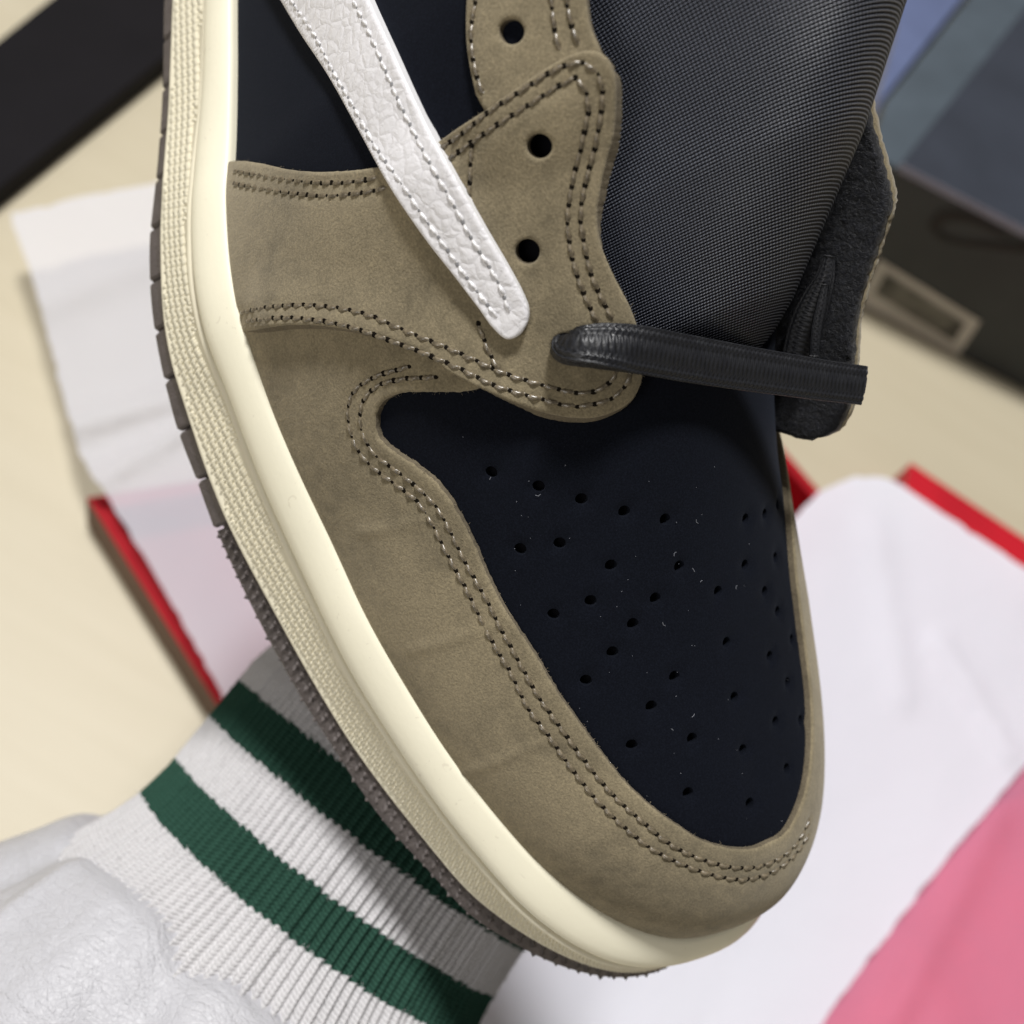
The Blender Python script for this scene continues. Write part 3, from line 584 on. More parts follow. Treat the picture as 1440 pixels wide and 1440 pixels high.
# stitches: twisted thread lying between needle holes
def thread_row(name, key, top, mat, pitch=2.75, rad=.42, parent=shoe, holes=True, hm='needle_hole', hr=1.0):
    sv = trace(ST[key], top, 3.0, it=1); p = last(sv[:, 0], sv[:, 1])+last_n(sv[:, 0], sv[:, 1])*((top(sv) if callable(top) else top)-.30)[..., None] if callable(top) else skin(sv[:, 0], sv[:, 1], np.full(len(sv), top-.30))
    n = last_n(sv[:, 0], sv[:, 1]); d = np.r_[0, np.cumsum(np.linalg.norm(np.diff(p, axis=0), axis=1))]; cnt = max(1, int(round(d[-1]/pitch))); pt = d[-1]/cnt
    at = lambda x: np.array([np.interp(x, d, p[:, k]) for k in range(3)]); an = lambda x: nz(np.array([np.interp(x, d, n[:, k]) for k in range(3)]))
    mb = MB(); K, R = 9, 8
    for i in range(cnt):
        x0 = i*pt; N_ = an(x0+pt/2); a, b = at(x0+.12*pt), at(min(x0+pt*.93, d[-1])); t = nz(b-a); sd = np.cross(N_, t); sk = rng.uniform(.05, .16); rr = rad*rng.uniform(.88, 1.1); vs_ = []
        for k in range(K):
            f = k/(K-1); c = a+(b-a)*f+N_*(.30*np.sin(np.pi*f)**.7-.14)+sd*(f-.5)*sk*2.0; w_ = rr*(.55+.45*np.sin(np.pi*np.clip(f*.9+.05, 0, 1))**.5)
            for q in range(R):
                th = q/R*2*np.pi; r_ = w_*(1+.17*np.sin(2*th+f*11)); vs_.append(c+r_*(np.cos(th)*sd+np.sin(th)*N_))
        mb.add(vs_, grid_faces(K, R, closed_v=True, flip=True)+[tuple(range(R)), tuple(range((K-1)*R, K*R))[::-1]], 0)
        if holes:
            c = at(x0)+N_*.13; e = .50*hr*rng.uniform(.85, 1.15); vs_ = [c+N_*.16]+[c+e*(np.cos(q)*t*1.15+np.sin(q)*sd)-N_*.05 for q in np.arange(8)/8*2*np.pi]
            mb.add(vs_, [(0, 1+k, 1+(k+1) % 8) for k in range(8)], 1)
    return tag(mb.build(name, [mat, M[hm]], parent), kind='stuff')
for k in ('guard_outer', 'guard_inner'): thread_row('stitch_row', k, 2.92, M['thread'])
for k in ('rear_left', 'rear_mid', 'rear_right'): thread_row('stitch_row', k, 2.92, M['thread'])
for k in ('top_outer', 'top_inner', 'stay_outer', 'stay_inner', 'low_inner', 'low_outer', 'seam_high', 'seam_low'): thread_row('stitch_row', k, tf, M['thread'])
for k in ('wing_left', 'wing_right'): thread_row('stripe_stitch_row', k, wt, M['white_thread'], pitch=2.6, rad=.33, hm='swoosh_hole', hr=.8)

# loose fibres on the raw cut edges, lint on the black nubuck
def fibres(name, P, N, O, n, mat, parent, l0=.2, l1=.65, rad=.035):
    mb = MB()
    for i in rng.integers(0, len(P), n):
        d = nz(O[i]*rng.uniform(.4, 1.2)+N[i]*rng.uniform(-.3, .7)+rng.normal(0, .5, 3)); L = rng.uniform(l0, l1)**1.3; b = P[i]+rng.normal(0, .15, 3)-N[i]*rng.uniform(.1, 1.0); e = nz(np.cross(d, (.3, .5, .8))); f = np.cross(d, e); m_ = b+d*L*.6+rng.normal(0, .12, 3)*L; t = b+d*L+rng.normal(0, .25, 3)*L
        vs_ = [b+rad*(e*np.cos(q)+f*np.sin(q)) for q in (0, 2.1, 4.2)]+[m_+rad*.7*(e*np.cos(q)+f*np.sin(q)) for q in (0, 2.1, 4.2)]+[t]
        mb.add(vs_, [(0, 1, 4, 3), (1, 2, 5, 4), (2, 0, 3, 5), (3, 4, 6), (4, 5, 6), (5, 3, 6)])
    return tag(mb.build(name, mat, parent), kind='stuff')
def edge_frame(sv, top, flip=1):
    p = skin(sv[:, 0], sv[:, 1], top); n = last_n(sv[:, 0], sv[:, 1]); t = nz(np.gradient(p, axis=0)); return p, n, np.cross(t, n)*flip
vis = up_edge[:len(g_sv)+40]; p_, n_, o_ = edge_frame(vis, np.full(len(vis), 2.7)); fibres('edge_fibres', p_, n_, -o_, 330, M['fibre'], shoe)
p_, n_, o_ = edge_frame(o1, over_off(o1)+1.3); fibres('edge_fibres', p_, n_, -o_, 260, M['fibre'], shoe)
k = len(PERF); lp = unproject(np.c_[rng.uniform(560, 1110, 900), rng.uniform(600, 1180, 900)], 1.4); lp = lp[P_vamp.sd(lp) > 2]; lp = lp[P_guard.sd(lp) < -.5][:55]
p_ = skin(lp[:, 0], lp[:, 1], np.full(len(lp), 1.42)); n_ = last_n(lp[:, 0], lp[:, 1]); mb = MB()
for i in range(len(p_)):
    L = rng.uniform(.06, .22) if i % 5 else rng.uniform(.5, 1.1); d = nz(np.cross(n_[i], rng.normal(0, 1, 3))); e = np.cross(n_[i], d); r = .05; c_ = rng.uniform(-.35, .35)*L
    pts = [p_[i]+d*L*(f-.5)+e*c_*(4*f*(1-f))+n_[i]*.04 for f in (0, .5, 1)]; mb.add([q+o for q in pts for o in (e*r, n_[i]*r, -e*r)], [(0, 3, 4, 1), (1, 4, 5, 2), (3, 6, 7, 4), (4, 7, 8, 5)])
tag(mb.build('lint', M['lint'], shoe), kind='stuff')

# tongue
na, nx = 150, 70; aa = np.linspace(-150, 26, na); X = np.linspace(-42, 36, nx); G = np.zeros((na, nx, 3))
for i, a in enumerate(aa):
    up = np.interp(a, [-150, -30, -8, 12, 20, 26], [26, 14.5, 11, 3.5, -3, -9]); cb = np.interp(a, [-150, -25, 20], [62, 60, 57]); c0 = np.interp(a, _sp[:, 0], _sp[:, 1])+up
    k = np.where(X < 0, np.interp(a, [-40, -10, 10], [.045, .034, .026]), np.interp(a, [-30, 10], [.030, .034])); c = c0-k*X**2; c = np.where(X > 24, c-.02*(X-24)**2, c)
    G[i] = np.stack([a+0*X+.05*(X/10)**2, cb+X, c], -1)
dl = np.cumsum(np.r_[0, np.linalg.norm(np.diff(G[:, nx//2], axis=0), axis=1)]); dx = np.cumsum(np.r_[0, np.linalg.norm(np.diff(G[na//2], axis=0), axis=1)])
uv = np.stack(np.meshgrid(dl/.68, dx/.68, indexing='ij'), -1).reshape(-1, 2)
uv = np.stack([uv[:, 0]+uv[:, 1]*.05, uv[:, 1]], -1)
tongue = mesh_obj('tongue', G.reshape(-1, 3), grid_faces(na, nx), M['nylon'], shoe, uv=uv)
tongue.modifiers.new('thick', 'SOLIDIFY').thickness = .004; tongue.modifiers['thick'].offset = -1

# inner (far-side) eyestay, seen from its lining side
npl = np.array((.0, -1, .16)); p0 = np.array((10, 80, 66.))
edge = [(1206, 20), (1218, 110), (1233, 185), (1241, 215), (1251, 250), (1256, 283), (1247, 318), (1230, 368), (1214, 420), (1205, 470), (1203, 520), (1200, 560), (1190, 590), (1175, 608), (1150, 616), (1120, 611), (1090, 600)]
lf = [(1060, 560), (1050, 480), (1075, 400), (1120, 270), (1150, 120), (1160, 20)]
ol = np.vstack([catmull(edge, 6), resample(np.array(lf, float), 8), ])
def sheet(name, ol, pl0, th, mats, parent, grid_px=9, amp=0., edge_amp=.0):
    P3 = ol+rng.normal(0, edge_amp, ol.shape); lo, hi = P3.min(0), P3.max(0); X, Y = np.meshgrid(np.arange(lo[0], hi[0], grid_px), np.arange(lo[1], hi[1], grid_px)); q = np.stack([X.ravel(), Y.ravel()], -1); q = q[inside(q, P3)]
    q = q[mind(q, P3) > grid_px*.6]; V = [Vector(p) for p in P3]+[Vector(p) for p in q]; E_ = [(i, (i+1) % len(P3)) for i in range(len(P3))]
    vo, eo, fo = delaunay_2d_cdt(V, E_, [], 0, 1e-6)[:3]; V2 = np.array([(p.x, p.y) for p in vo]); F = np.array([f for f in fo]); F = F[inside(V2[F].mean(1), P3)]
    T_ = hit_plane(V2, npl, pl0)+(nz(npl)*rng.normal(0, 1, len(V2))[:, None]*amp if amp else 0); o = mesh_obj(name, T_, F.tolist(), mats, parent); m = o.modifiers.new('thick', 'SOLIDIFY'); m.thickness = th*.001; m.offset = 0; return o
far = sheet('far_eyestay', ol+np.array((3.0, -1.5)), p0+nz(npl)*-1.9, 1.6, M['nubuck'], shoe, 14, 0, .8)
sheet('far_eyestay_lining', ol+np.array((-4, 1)), p0, 2.2, M['lining'], shoe, 7, .10, .5)

# laces
def ribbon(name, ctr, wd, nrm, W, H, mat, parent, n=90, R=48, uvk=(.95, 1.3)):
    c = catmull(ctr, .8); N_ = n; d = np.r_[0, np.cumsum(np.linalg.norm(np.diff(c, axis=0), axis=1))]; s = np.linspace(0, d[-1], N_); C = np.stack([np.interp(s, d, c[:, k]) for k in range(3)], -1)
    dd = np.r_[0, np.cumsum(np.linalg.norm(np.diff(np.asarray(ctr), axis=0), axis=1))]; dd = dd/dd[-1]*d[-1]
    t = nz(np.gradient(C, axis=0)); nn_ = np.stack([np.interp(s, dd, np.asarray(nrm, float)[:, k]) for k in range(3)], -1); nn_ = nz(nn_-t*(nn_*t).sum(1)[:, None]); bb = np.cross(t, nn_)
    ww = np.interp(s, dd, W)/2; hh = np.interp(s, dd, H)/2; th = np.arange(R)/R*2*np.pi; cx = np.sign(np.cos(th))*abs(np.cos(th))**.5; cy = np.sign(np.sin(th))*abs(np.sin(th))**.42
    G = C[:, None]+bb[:, None]*(ww[:, None]*cx)[..., None]+nn_[:, None]*(hh[:, None]*cy*(1+.16*np.cos(cx*2*np.pi*3.0))[None])[..., None]
    uv = np.stack(np.meshgrid(s/uvk[0], np.arange(R)/R*16/uvk[1], indexing='ij'), -1).reshape(-1, 2)
    return mesh_obj(name, G.reshape(-1, 3), grid_faces(N_, R, closed_v=True)+[tuple(range(R))[::-1], tuple(range((N_-1)*R, N_*R))], mat, parent, uv=uv)
CV = lambda p: nz(CAM_S-p)
ey = skin(*unproject([(796, 491)], 4.2)[0], np.array(4.2)); e_end = hit_plane([(1207, 541)], npl, p0)[0]; eyn = last_n(*unproject([(796, 491)], 4.2)[0])
def bridge(px, f, lift=0.):                  # photo point placed at a depth between the two eyelets
    d0 = -to_cam(ey)[2]; d1 = -to_cam(e_end)[2]; z = d0+(d1-d0)*f-lift; return to_shoe(np.array([(px[0]-720)*PX/DIST*z, -(px[1]-720)*PX/DIST*z, -z]))
ctr = [ey-eyn*6+np.array((0, 4, 0)), ey-eyn*1.0, bridge((815, 487), .06, 4.5), bridge((850, 487), .12, 6.5), bridge((900, 492), .22, 7), bridge((960, 503), .36, 6.5), bridge((1030, 515), .54, 6), bridge((1100, 526), .72, 5.5), bridge((1160, 535), .88, 5), bridge((1213, 542), 1.0, 4.2)]
toc = nz(CAM_S-ey); dn = np.array((.35, .15, .95)); dn = nz(dn)
nrm = [eyn, eyn+np.array((-.6, .5, 0)), toc+np.array((-.5, 0, 0)), toc+np.array((-.35, 0, 0)), toc, toc, toc, toc, toc, toc]
ribbon('lace', ctr, None, nrm, [4.2, 4.6, 6.0, 7.2, 7.6, 7.6, 7.5, 7.3, 7.1, 7.0], [3.6, 3.6, 3.2, 2.5, 1.9, 1.6, 1.5, 1.5, 1.5, 1.5], M['lace'], shoe, n=130)
L2 = hit_plane([(1122, 505), (1130, 470), (1140, 440), (1150, 415), (1160, 390), (1166, 360)], npl, p0+nz(npl)*3.0)
ribbon('lace_end', L2, None, [toc+np.array((0, -.4, 0))]*6, [6.0, 6.2, 6, 5, 3.5, 2], [2, 2, 2, 2, 2, 1.5], M['lace'], shoe, n=50)
L3 = hit_plane([(1144, 500), (1148, 460), (1155, 425), (1160, 400)], npl, p0+nz(npl)*4.6)
ribbon('lace_cord', L3, None, [toc]*4, [1.6, 1.8, 1.6, 1.0], [1.4, 1.4, 1.4, 1], M['lace'], shoe, n=40)

# ---------------------------------------------------------------- person: arm in a jacket sleeve with a ribbed cuff
def cpt(px, py, z): return np.stack([(px-720)*PX/DIST*z, -(py-720)*PX/DIST*z, -z+0*px], -1)     # camera axes, mm
ZC = 306.0; K_ = ZC*PX/DIST                   # depth of the wrist and mm per pixel there
c0 = cpt(np.array(498.), np.array(1187.), ZC); ax = nz((0.6, 0.8, -0.22)); e1 = nz(np.cross(ax, (0, 0, 1))); e2 = np.cross(e1, ax)
if e1[0] < 0: e1 = -e1
if e2[2] < 0: e2 = -e2
person = bpy.data.objects.new('person', None); link(person); base = cam2world(c0+ax*(-420*K_)); person.location = base
tag(person, 'person\'s arm in a white leather jacket sleeve with green striped ribbed cuff', 'person')
def wmesh(name, P, F, mats, parent, uv=None, smooth=True):
    return mesh_obj(name, cam2world(P)-base, F, mats, parent, smooth, uv=uv, scale=1.0)
NR = 136; NP = NR*6; ph = np.arange(NP)/NP*2*np.pi; ridx = np.arange(NP)/6.0
tooth = (np.arange(NR)*0+rng.uniform(-1.3, 1.3, NR)); tooth = np.repeat(tooth, 6)+np.tile(np.array([-1.5, 1, 2.5, 2.5, 1, -1.5]), NR)*1.1
rib = np.tile(np.array([0, .55, .95, 1., .62, .12]), NR)
def cuff_r(t):
    return np.interp(t, [-260, -215, -185, -150, -110, -60, 0, 60, 120, 150], [316, 316, 306, 289, 275, 267, 265, 264, 263, 257])
jit = np.repeat(rng.normal(0, 1.0, NR), 6); wob = 1+.012*np.sin(3*ph+1)+.010*np.sin(5*ph+.4)
def ring(t, tt=None):                         # t: array over angle (pixels along the arm)
    r = cuff_r(t)*wob+(10.5+jit*1.6)*(rib-.5)+jit*.9; return c0+(ax*(t*K_)[:, None])+(e1*np.cos(ph)[:, None]+e2*np.sin(ph)[:, None])*(r*K_)[:, None]
bnd = [150, 85, 23, -46, -109, -250]; names = [('cuff_band', 'knit_white'), ('cuff_stripe', 'knit_green'), ('cuff_band', 'knit_white'), ('cuff_stripe', 'knit_green'), ('cuff_band', 'knit_white')]
cuff = None
for i, (nm, mt) in enumerate(names):
    hi_, lo_ = bnd[i], bnd[i+1]; k = max(6, int((hi_-lo_)/7)); rows = []; uvs = []
    for j in range(k+1):
        f = j/k; t = (hi_*(1-f)+lo_*f)+tooth*((1-f) if i > 0 else 0)+tooth*(f if i < 4 else 0)
        rows.append(ring(t)); uvs.append(np.stack([ridx*1.0, t/5.2], -1))
    P = np.stack(rows, 0); parent = person
    o = wmesh(nm, P.reshape(-1, 3), grid_faces(k+1, NP, closed_v=True), M[mt], person if i == 0 else cuff, uv=np.stack(uvs, 0).reshape(-1, 2))
    if i == 0: cuff = o; o.name = 'cuff'
    fb = MB(); nf = int(3200*(hi_-lo_)/80); fv = P[rng.integers(0, k+1, nf), rng.integers(0, NP//2+80, nf)-40]; ctr3 = c0+ax*(((fv-c0)@ax)[:, None]); no = nz(fv-ctr3)
    for b_, n1 in zip(fv, no):
        d = nz(n1*rng.uniform(.2, .8)+rng.normal(0, .6, 3)); L = rng.uniform(.3, 1.3); e_ = nz(np.cross(d, (.3, .5, .8))); f_ = np.cross(d, e_); m_ = b_+d*L*.6; t_ = b_+d*L+rng.normal(0, .3, 3)*L; b0 = b_-n1*.3
        fb.add([b0+.065*(e_*np.cos(q)+f_*np.sin(q)) for q in (0, 2.1, 4.2)]+[m_+.05*(e_*np.cos(q)+f_*np.sin(q)) for q in (0, 2.1, 4.2)]+[t_], [(0, 1, 4, 3), (1, 2, 5, 4), (2, 0, 3, 5), (3, 4, 6), (4, 5, 6), (5, 3, 6)])
    tag(wmesh('knit_fuzz', np.vstack(fb.v), fb.f, M[mt], cuff, uv=np.zeros((fb.n, 2))), kind='stuff')
# turned-in end of the cuff and the wrist inside it
rows = []
for t, s_ in ((150, 1.0), (155, .975), (154, .93), (146, .90), (60, .88)): rows.append(c0+ax*t*K_+(e1*np.cos(ph[::6])[:, None]+e2*np.sin(ph[::6])[:, None])*(cuff_r(150)*wob[::6]*s_*K_)[:, None])
wmesh('cuff_hem', np.stack(rows, 0).reshape(-1, 3), grid_faces(5, NR, closed_v=True, flip=True), M['knit_white'], cuff, uv=np.zeros((5*NR, 2)))
# hand under the sole: palm and five fingers grown from a skeleton (hidden behind the shoe)
sk_v = []; sk_e = []; sk_r = []
def hv(px, py, z, r): sk_v.append(cam2world(cpt(np.array(float(px)), np.array(float(py)), float(z)))-base); sk_r.append(r); return len(sk_v)-1
w0 = hv(470, 1230, 312, .026); w1_ = hv(590, 1070, 304, .025); pm = hv(650, 980, 300, .031); pk = hv(700, 905, 298, .032); sk_e += [(w0, w1_), (w1_, pm), (pm, pk)]
for (x0, y0), (x1, y1), (x2, y2), r in (((640, 830), (655, 750), (680, 690), .0095), ((690, 825), (715, 740), (745, 675), .0098), ((740, 835), (775, 755), (805, 695), .0095), ((785, 860), (825, 800), (855, 755), .0085)):
    a = hv(x0, y0, 297, r); b = hv(x1, y1, 295, r*.94); c = hv(x2, y2, 293, r*.82); sk_e += [(pk, a), (a, b), (b, c)]
a = hv(580, 930, 296, .012); b = hv(545, 870, 291, .0105); c = hv(540, 815, 287, .0088); sk_e += [(pm, a), (a, b), (b, c)]
me = bpy.data.meshes.new('hand'); me.from_pydata([tuple(v) for v in sk_v], sk_e, []); hand = link(bpy.data.objects.new('hand', me), person); me.materials.append(M['skin'])
sm_ = hand.modifiers.new('skin', 'SKIN')
for i, r in enumerate(sk_r): me.skin_vertices[0].data[i].radius = (r, r)
me.skin_vertices[0].data[0].use_root = True; sm_.use_smooth_shade = True
hand.modifiers.new('sub', 'SUBSURF').levels = 2; hand.modifiers['sub'].render_levels = 2
# leather sleeve, puffed over the seam
NA, NTt = 900, 190; pa_ = np.arange(NA)/NA*2*np.pi
tt_ = np.r_[np.linspace(0, 1, 40)**1.0*.10, .10+np.linspace(0, 1, NTt-40)[1:]**1.15*.90]
rows = []
CR = [(rng.uniform(.6, 3.3), rng.uniform(-.0035, .0035), rng.uniform(.015, .035), rng.uniform(.4, 1.3)) for _ in range(26)]
lump = lambda x, c, w_: np.exp(-(((x-c+np.pi) % (2*np.pi)-np.pi)/w_)**2)
for f in tt_:
    L = f*820
    seam = -186+7*np.sin(4*pa_+.6)+8*lump(pa_, 1.25, .3)-20*lump(pa_, 1.86, .10)+10*lump(pa_, 2.3, .3)-18*lump(pa_, 2.74, .09)
    puff = 1-np.exp(-(L/52)**1.15)
    t = seam-L+16*np.exp(-((L-30)/26)**2)
    r = 296+puff*(80+16*np.sin(2*pa_+.5))+16*np.exp(-L/200)*puff*(lump(pa_, 2.3, .35)+lump(pa_, 1.3, .35)-1.5*lump(pa_, 1.86, .12)-1.3*lump(pa_, 2.74, .11)) + np.minimum(L, 420)*.12
    fold = np.exp(-((pa_-2.55+L/900)/.05)**2)*9-np.exp(-((pa_-2.2+L/420)/.07)**2)*8+np.exp(-((pa_-1.9+L/330)/.09)**2)*7-np.exp(-((pa_-1.5-L/900)/.06)**2)*5
    for p0_, sl, w_, dp_ in CR: fold = fold-dp_*np.exp(-(((pa_-p0_-sl*L+np.pi) % (2*np.pi)-np.pi)/w_)**2)*np.exp(-L/500)
    r = r+puff*(1.4*fold*np.exp(-L/380)+3.0*np.sin(6*pa_+L/70)+2.2*np.sin(13*pa_-L/60+1)+1.4*np.sin(23*pa_+L/34))*np.exp(-L/900)
    if f == 0: r = r*0+288
    bend = np.array((-.25, .05, .0))*max(L-60, 0)*.9*K_
    rows.append(c0+bend+ax*(t*K_)[:, None]+(e1*np.cos(pa_)[:, None]+e2*np.sin(pa_)[:, None])*(r*K_)[:, None])
P = np.stack(rows, 0); wmesh('sleeve', P.reshape(-1, 3), grid_faces(len(tt_), NA, closed_v=True), M['sleeve'], person)

# ---------------------------------------------------------------- table and the things on it
def tbl(P, h=0.0):                            # photo points -> world points at height h (mm) over the table
    P = np.atleast_2d(np.asarray(P, float)); d = np.stack([(P[:, 0]-720)*PX/DIST, -(P[:, 1]-720)*PX/DIST, -np.ones(len(P))], -1)
    t = (h-TABLE_DEPTH*NT[2])/(d@NT); return cam2world(d*t[:, None])
tp = mesh_obj('table', [(-1.6, -1.2, 0), (1.6, -1.2, 0), (1.6, 2.2, 0), (-1.6, 2.2, 0)], [(0, 1, 2, 3)], M['wood'], scale=1); tag(tp, kind='structure')
def slab(name, px, h_top, h_bot, mats, parent=None, fm=None, org=None):
    t = tbl(px, h_top); o = t.mean(0)*np.array((1, 1, 0)) if org is None else org; n = len(t); b = t.copy(); b[:, 2] = h_bot*.001
    v = np.vstack([t, b])-o; f = [tuple(range(n)), tuple(range(n, 2*n))[::-1]]+[(i, n+i, n+(i+1) % n, (i+1) % n) for i in range(n)]
    if np.cross(v[1]-v[0], v[2]-v[1])[2] < 0: f = [q[::-1] for q in f]
    ob = mesh_obj(name, v, f, mats, parent, False, fmat=fm, scale=1)
    bv = ob.modifiers.new('bev', 'BEVEL'); bv.width = .0008; bv.segments = 2
    if parent is None: ob.location = o
    return ob
# black lid far left
lid = slab('box_lid', [(-150, 175), (300, -185), (420, -70), (-150, 383)], 14, 0, M['lid_black']); tag(lid, 'plain black cardboard lid in the corner beyond the sole', 'lid')
# red tray, open, with brown outer card
tray = bpy.data.objects.new('red_box', None); link(tray); TR_ = [(122, 700), (1040, 560), (1500, 1095), (560, 1395)]
rimw = tbl(TR_, 24); ctr_ = rimw.mean(0)*np.array((1, 1, 0)); tray.location = ctr_; tag(tray, 'open red cardboard box with brown outside lying under the tissue', 'box')
fl = rimw.copy(); fl[:, 2] = .0015; mesh_obj('floor', fl-ctr_, [(0, 1, 2, 3)], M['maroon'], tray, False, scale=1)
for i in range(4):
    a, b = rimw[i], rimw[(i+1) % 4]; d = nz(b-a); inn = np.cross((0, 0, 1), d); inn = inn if (ctr_-a)@inn > 0 else -inn; th = .0065
    q = [a, b, b+inn*th-d*th, a+inn*th+d*th]; lo = [np.array((p[0], p[1], .0005)) for p in q]
    f = [(0, 1, 2, 3), (2, 1, 5, 6), (1, 0, 4, 5), (3, 2, 6, 7), (0, 3, 7, 4)]
    mesh_obj('wall', np.array(q+lo)-ctr_, f, [M['maroon'], M['card_brown']], tray, False, fmat=[0, 1, 1, 0, 1], scale=1)
# red lid under the paper on the right
rl = slab('shoebox_cover', [(1281, 650), (1560, 835), (1560, 1640), (1000, 1640), (1180, 1100)], 22, 0, M['red']); tag(rl, 'glossy red cardboard lid with its edge showing beyond the white paper', 'lid')
# papers
def sheet_px(name, px, h, amp, mat, seed, step=14, fold=()):
    ol = resample(np.vstack([np.array(px, float), px[0]]), step)[:-1]; r2 = np.random.default_rng(seed); ol = ol+r2.normal(0, 1.0, ol.shape); lo, hi = ol.min(0), ol.max(0)
    X, Y = np.meshgrid(np.arange(lo[0], hi[0], step), np.arange(lo[1], hi[1], step)); q = np.stack([X.ravel(), Y.ravel()], -1)+r2.uniform(-3, 3, (X.size, 2)); q = q[inside(q, ol)]; q = q[mind(q, ol) > step*.6]
    vo, eo, fo = delaunay_2d_cdt([Vector(p) for p in ol]+[Vector(p) for p in q], [(i, (i+1) % len(ol)) for i in range(len(ol))], [], 0, 1e-6)[:3]
    V = np.array([(p.x, p.y) for p in vo]); F = np.array([f for f in fo]); F = F[inside(V[F].mean(1), ol)]
    z = np.full(len(V), float(h))
    for k in range(9):
        th = r2.uniform(0, np.pi); w_ = r2.uniform(.006, .02); u_ = V@np.array((np.cos(th), np.sin(th)))*w_+r2.uniform(0, 6); z += amp*(np.abs(((u_/np.pi) % 2)-1)-.5)*r2.uniform(.3, 1)
    for (p, q_, w_, hh) in fold:
        p, q_ = np.array(p, float), np.array(q_, float); d = q_-p; t = np.clip(((V-p)@d)/(d@d), 0, 1); z += hh*np.exp(-(np.linalg.norm(V-(p+t[:, None]*d), axis=1)/w_)**2)
    P = np.vstack([tbl(v, zz) for v, zz in zip(V, z)]); o = P.mean(0)*np.array((1, 1, 0)); ob = mesh_obj(name, P-o, F.tolist(), mat, None, True, scale=1); ob.location = o; return ob
t1 = sheet_px('tissue_paper', [(14, 302), (120, 275), (260, 250), (640, 200), (760, 500), (760, 980), (400, 1160), (350, 1060), (288, 930), (208, 790), (150, 698), (112, 640), (98, 590), (75, 500), (60, 440), (38, 370)], 36, 2.2, M['tissue'], 3, fold=[((100, 600), (420, 510), 18, 7), ((40, 430), (300, 330), 30, 4), ((115, 690), (330, 560), 14, 5)])
tag(t1, 'thin crumpled white tissue sheet beside the sole, over the red box corner', 'paper')
t2 = sheet_px('wrapping_paper', [(1040, 800), (1112, 733), (1152, 692), (1190, 674), (1228, 668), (1258, 677), (1300, 704), (1560, 880), (1560, 950), (1440, 1078), (1300, 1245), (1150, 1445), (1080, 1540), (560, 1540), (560, 1300), (680, 1000)], 40, 2.6, M['paper'], 8, fold=[((1320, 900), (1420, 1060), 14, 4), ((1230, 740), (1270, 980), 20, 3), ((1150, 720), (1440, 820), 40, 2)])
tag(t2, 'large white paper sheet spread behind the toe of the sneaker', 'paper')
t3 = sheet_px('tissue_layer', [(1600, 960), (1600, 1640), (1000, 1640), (1100, 1480), (1290, 1220), (1430, 1050)], 29, 2.2, M['tissue_pink'], 21, fold=[((1400, 1150), (1250, 1440), 25, 4), ((1250, 1300), (1330, 1440), 50, 4)])
tag(t3, 'single sheer pink tissue layer over the red lid, lower right corner', 'paper')

# black shoebox
bb = tbl([(1215, 432), (1440, 548)]); ed = nz(bb[1]-bb[0]); dp = np.array((-ed[1], ed[0], 0)); dp = dp if dp[1] > 0 else -dp
fn = np.cross(ed, (0, 0, 1))
def on_front(px, push=0.0):
    P = np.atleast_2d(np.asarray(px, float)); d = np.stack([(P[:, 0]-720)*PX/DIST, -(P[:, 1]-720)*PX/DIST, -np.ones(len(P))], -1) @ RW.T
    t = ((bb[0]-dp*push-CAMPOS)@fn)/(d@fn); return CAMPOS+d*t[:, None]
H_ = on_front([(1350, 282)])[0][2]; box = bpy.data.objects.new('black_shoebox', None); link(box)
o_ = bb[0]-ed*.05; box.location = o_; tag(box, 'black cardboard shoebox with pale framed label on its front', 'box')
def bx(name, x0, x1, y0, y1, z0, z1, mats, parent, fm=None, bev=.001):   # box in (ed, dp, up) axes from o_
    v = [ed*x+dp*y+np.array((0, 0, z)) for z in (z0, z1) for x, y in ((x0, y0), (x1, y0), (x1, y1), (x0, y1))]
    f = [(0, 3, 2, 1), (4, 5, 6, 7), (0, 1, 5, 4), (1, 2, 6, 5), (2, 3, 7, 6), (3, 0, 4, 7)]
    ob = mesh_obj(name, v, f, mats, parent, False, fmat=fm, scale=1)
    if bev: m_ = ob.modifiers.new('bev', 'BEVEL'); m_.width = bev; m_.segments = 2
    return ob
def prism(name, px, h_top, h_bot, mats, parent, fm):
    t = tbl(px, h_top*1000); n = len(t); b = t.copy(); b[:, 2] = h_bot; v = np.vstack([t, b])-o_; f = [tuple(range(n)), tuple(range(n, 2*n))[::-1]]+[(i, n+i, n+(i+1) % n, (i+1) % n) for i in range(n)]
    if np.cross(v[1]-v[0], v[2]-v[1])[2] < 0: f = [q[::-1] for q in f]
    ob = mesh_obj(name, v, f, mats, parent, False, fmat=fm, scale=1); m_ = ob.modifiers.new('bev', 'BEVEL'); m_.width = .0008; m_.segments = 2; return ob
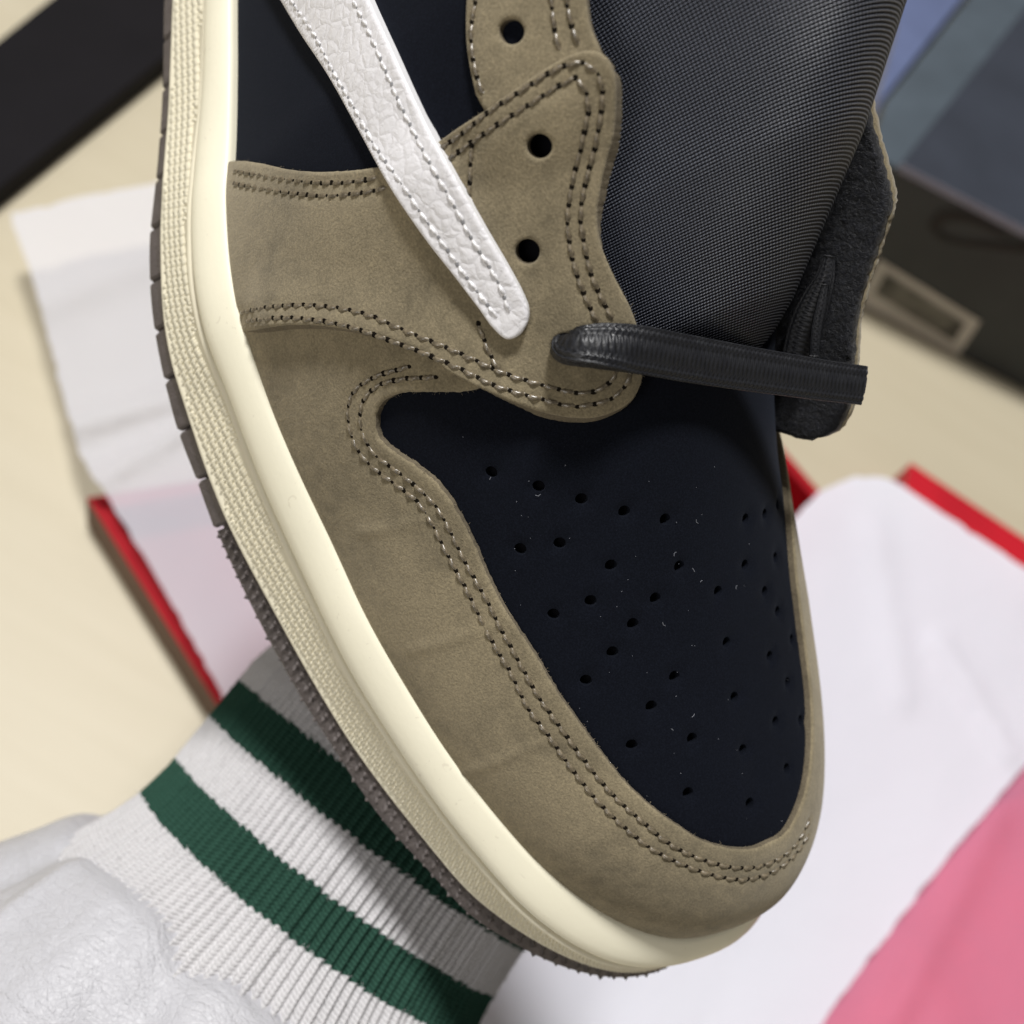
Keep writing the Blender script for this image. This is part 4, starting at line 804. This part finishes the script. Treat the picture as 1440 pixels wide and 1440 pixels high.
fr = on_front([(1233, 203), (1860, 560)]); fr[:, 2] = H_; 
def proj_px(wp):
    c = (wp-CAMPOS) @ RW*1000; return (720+c[0]/-c[2]*DIST/PX, 720-c[1]/-c[2]*DIST/PX)
fl_, frr = proj_px(fr[0]), proj_px(fr[1])
prism('body', [fl_, frr, (1900, 100), (1640, -330), (1360, 0), (1245, 143)], H_, 0, [M['olive'], M['teal']], box, [1, 0, 0, 0, 0, 0, 0, 0])
ld = prism('lid', [(1267, 230), (frr[0]+12, frr[1]-4), (1900, 90), (1700, -296), (1452, 0)], H_+.006, H_+.0005, [M['navy'], M['lid_edge'], M['print_shade_black']], box, [0, 0, 1, 0, 0, 2, 2])  # left side faces painted black for the shadowed gap beside the lid
q = on_front([(1228, 372), (1236, 366), (1378, 452), (1345, 505), (1215, 432)], .0012)
def front_quad(name, px, push, mat, parent):
    v = on_front(px, push); return mesh_obj(name, v-o_, [tuple(range(len(px)))], mat, parent, False, scale=1)
lab = front_quad('label', [(1236, 364), (1379, 452), (1347, 501), (1206, 426)], .0008, M['sticker'], box)
front_quad('label_print', [(1246, 384), (1357, 455), (1341, 481), (1229, 413)], .0014, M['sticker_dark'], lab)
arc = [(1305, 315), (1320, 298), (1350, 298), (1385, 312), (1420, 335), (1460, 352)]; arc2 = [(1305, 318), (1318, 334), (1350, 345), (1390, 350), (1440, 356), (1462, 354)]
A_ = np.vstack([catmull(arc, 6), catmull(arc2, 6)[::-1]]); inn_ = np.array((1372, 331)); B_ = inn_+(A_-inn_)*np.array((.78, .55))
V = np.vstack([on_front(A_, .0008), on_front(B_, .0008)])-o_; k = len(A_); mesh_obj('emblem', V, [(i, (i+1) % k, k+(i+1) % k, k+i) for i in range(k)], M['print_shade_black'], box, False, scale=1)
# pale blue folded sheet beyond it
bs = slab('folded_sheet', [(1225, 175), (1262, 40), (1262, -120), (1450, -130), (1352, 0), (1240, 142)], 60, 30, M['blue']); tag(bs, 'pale blue folded sheet wedged beside the black shoebox', 'sheet')
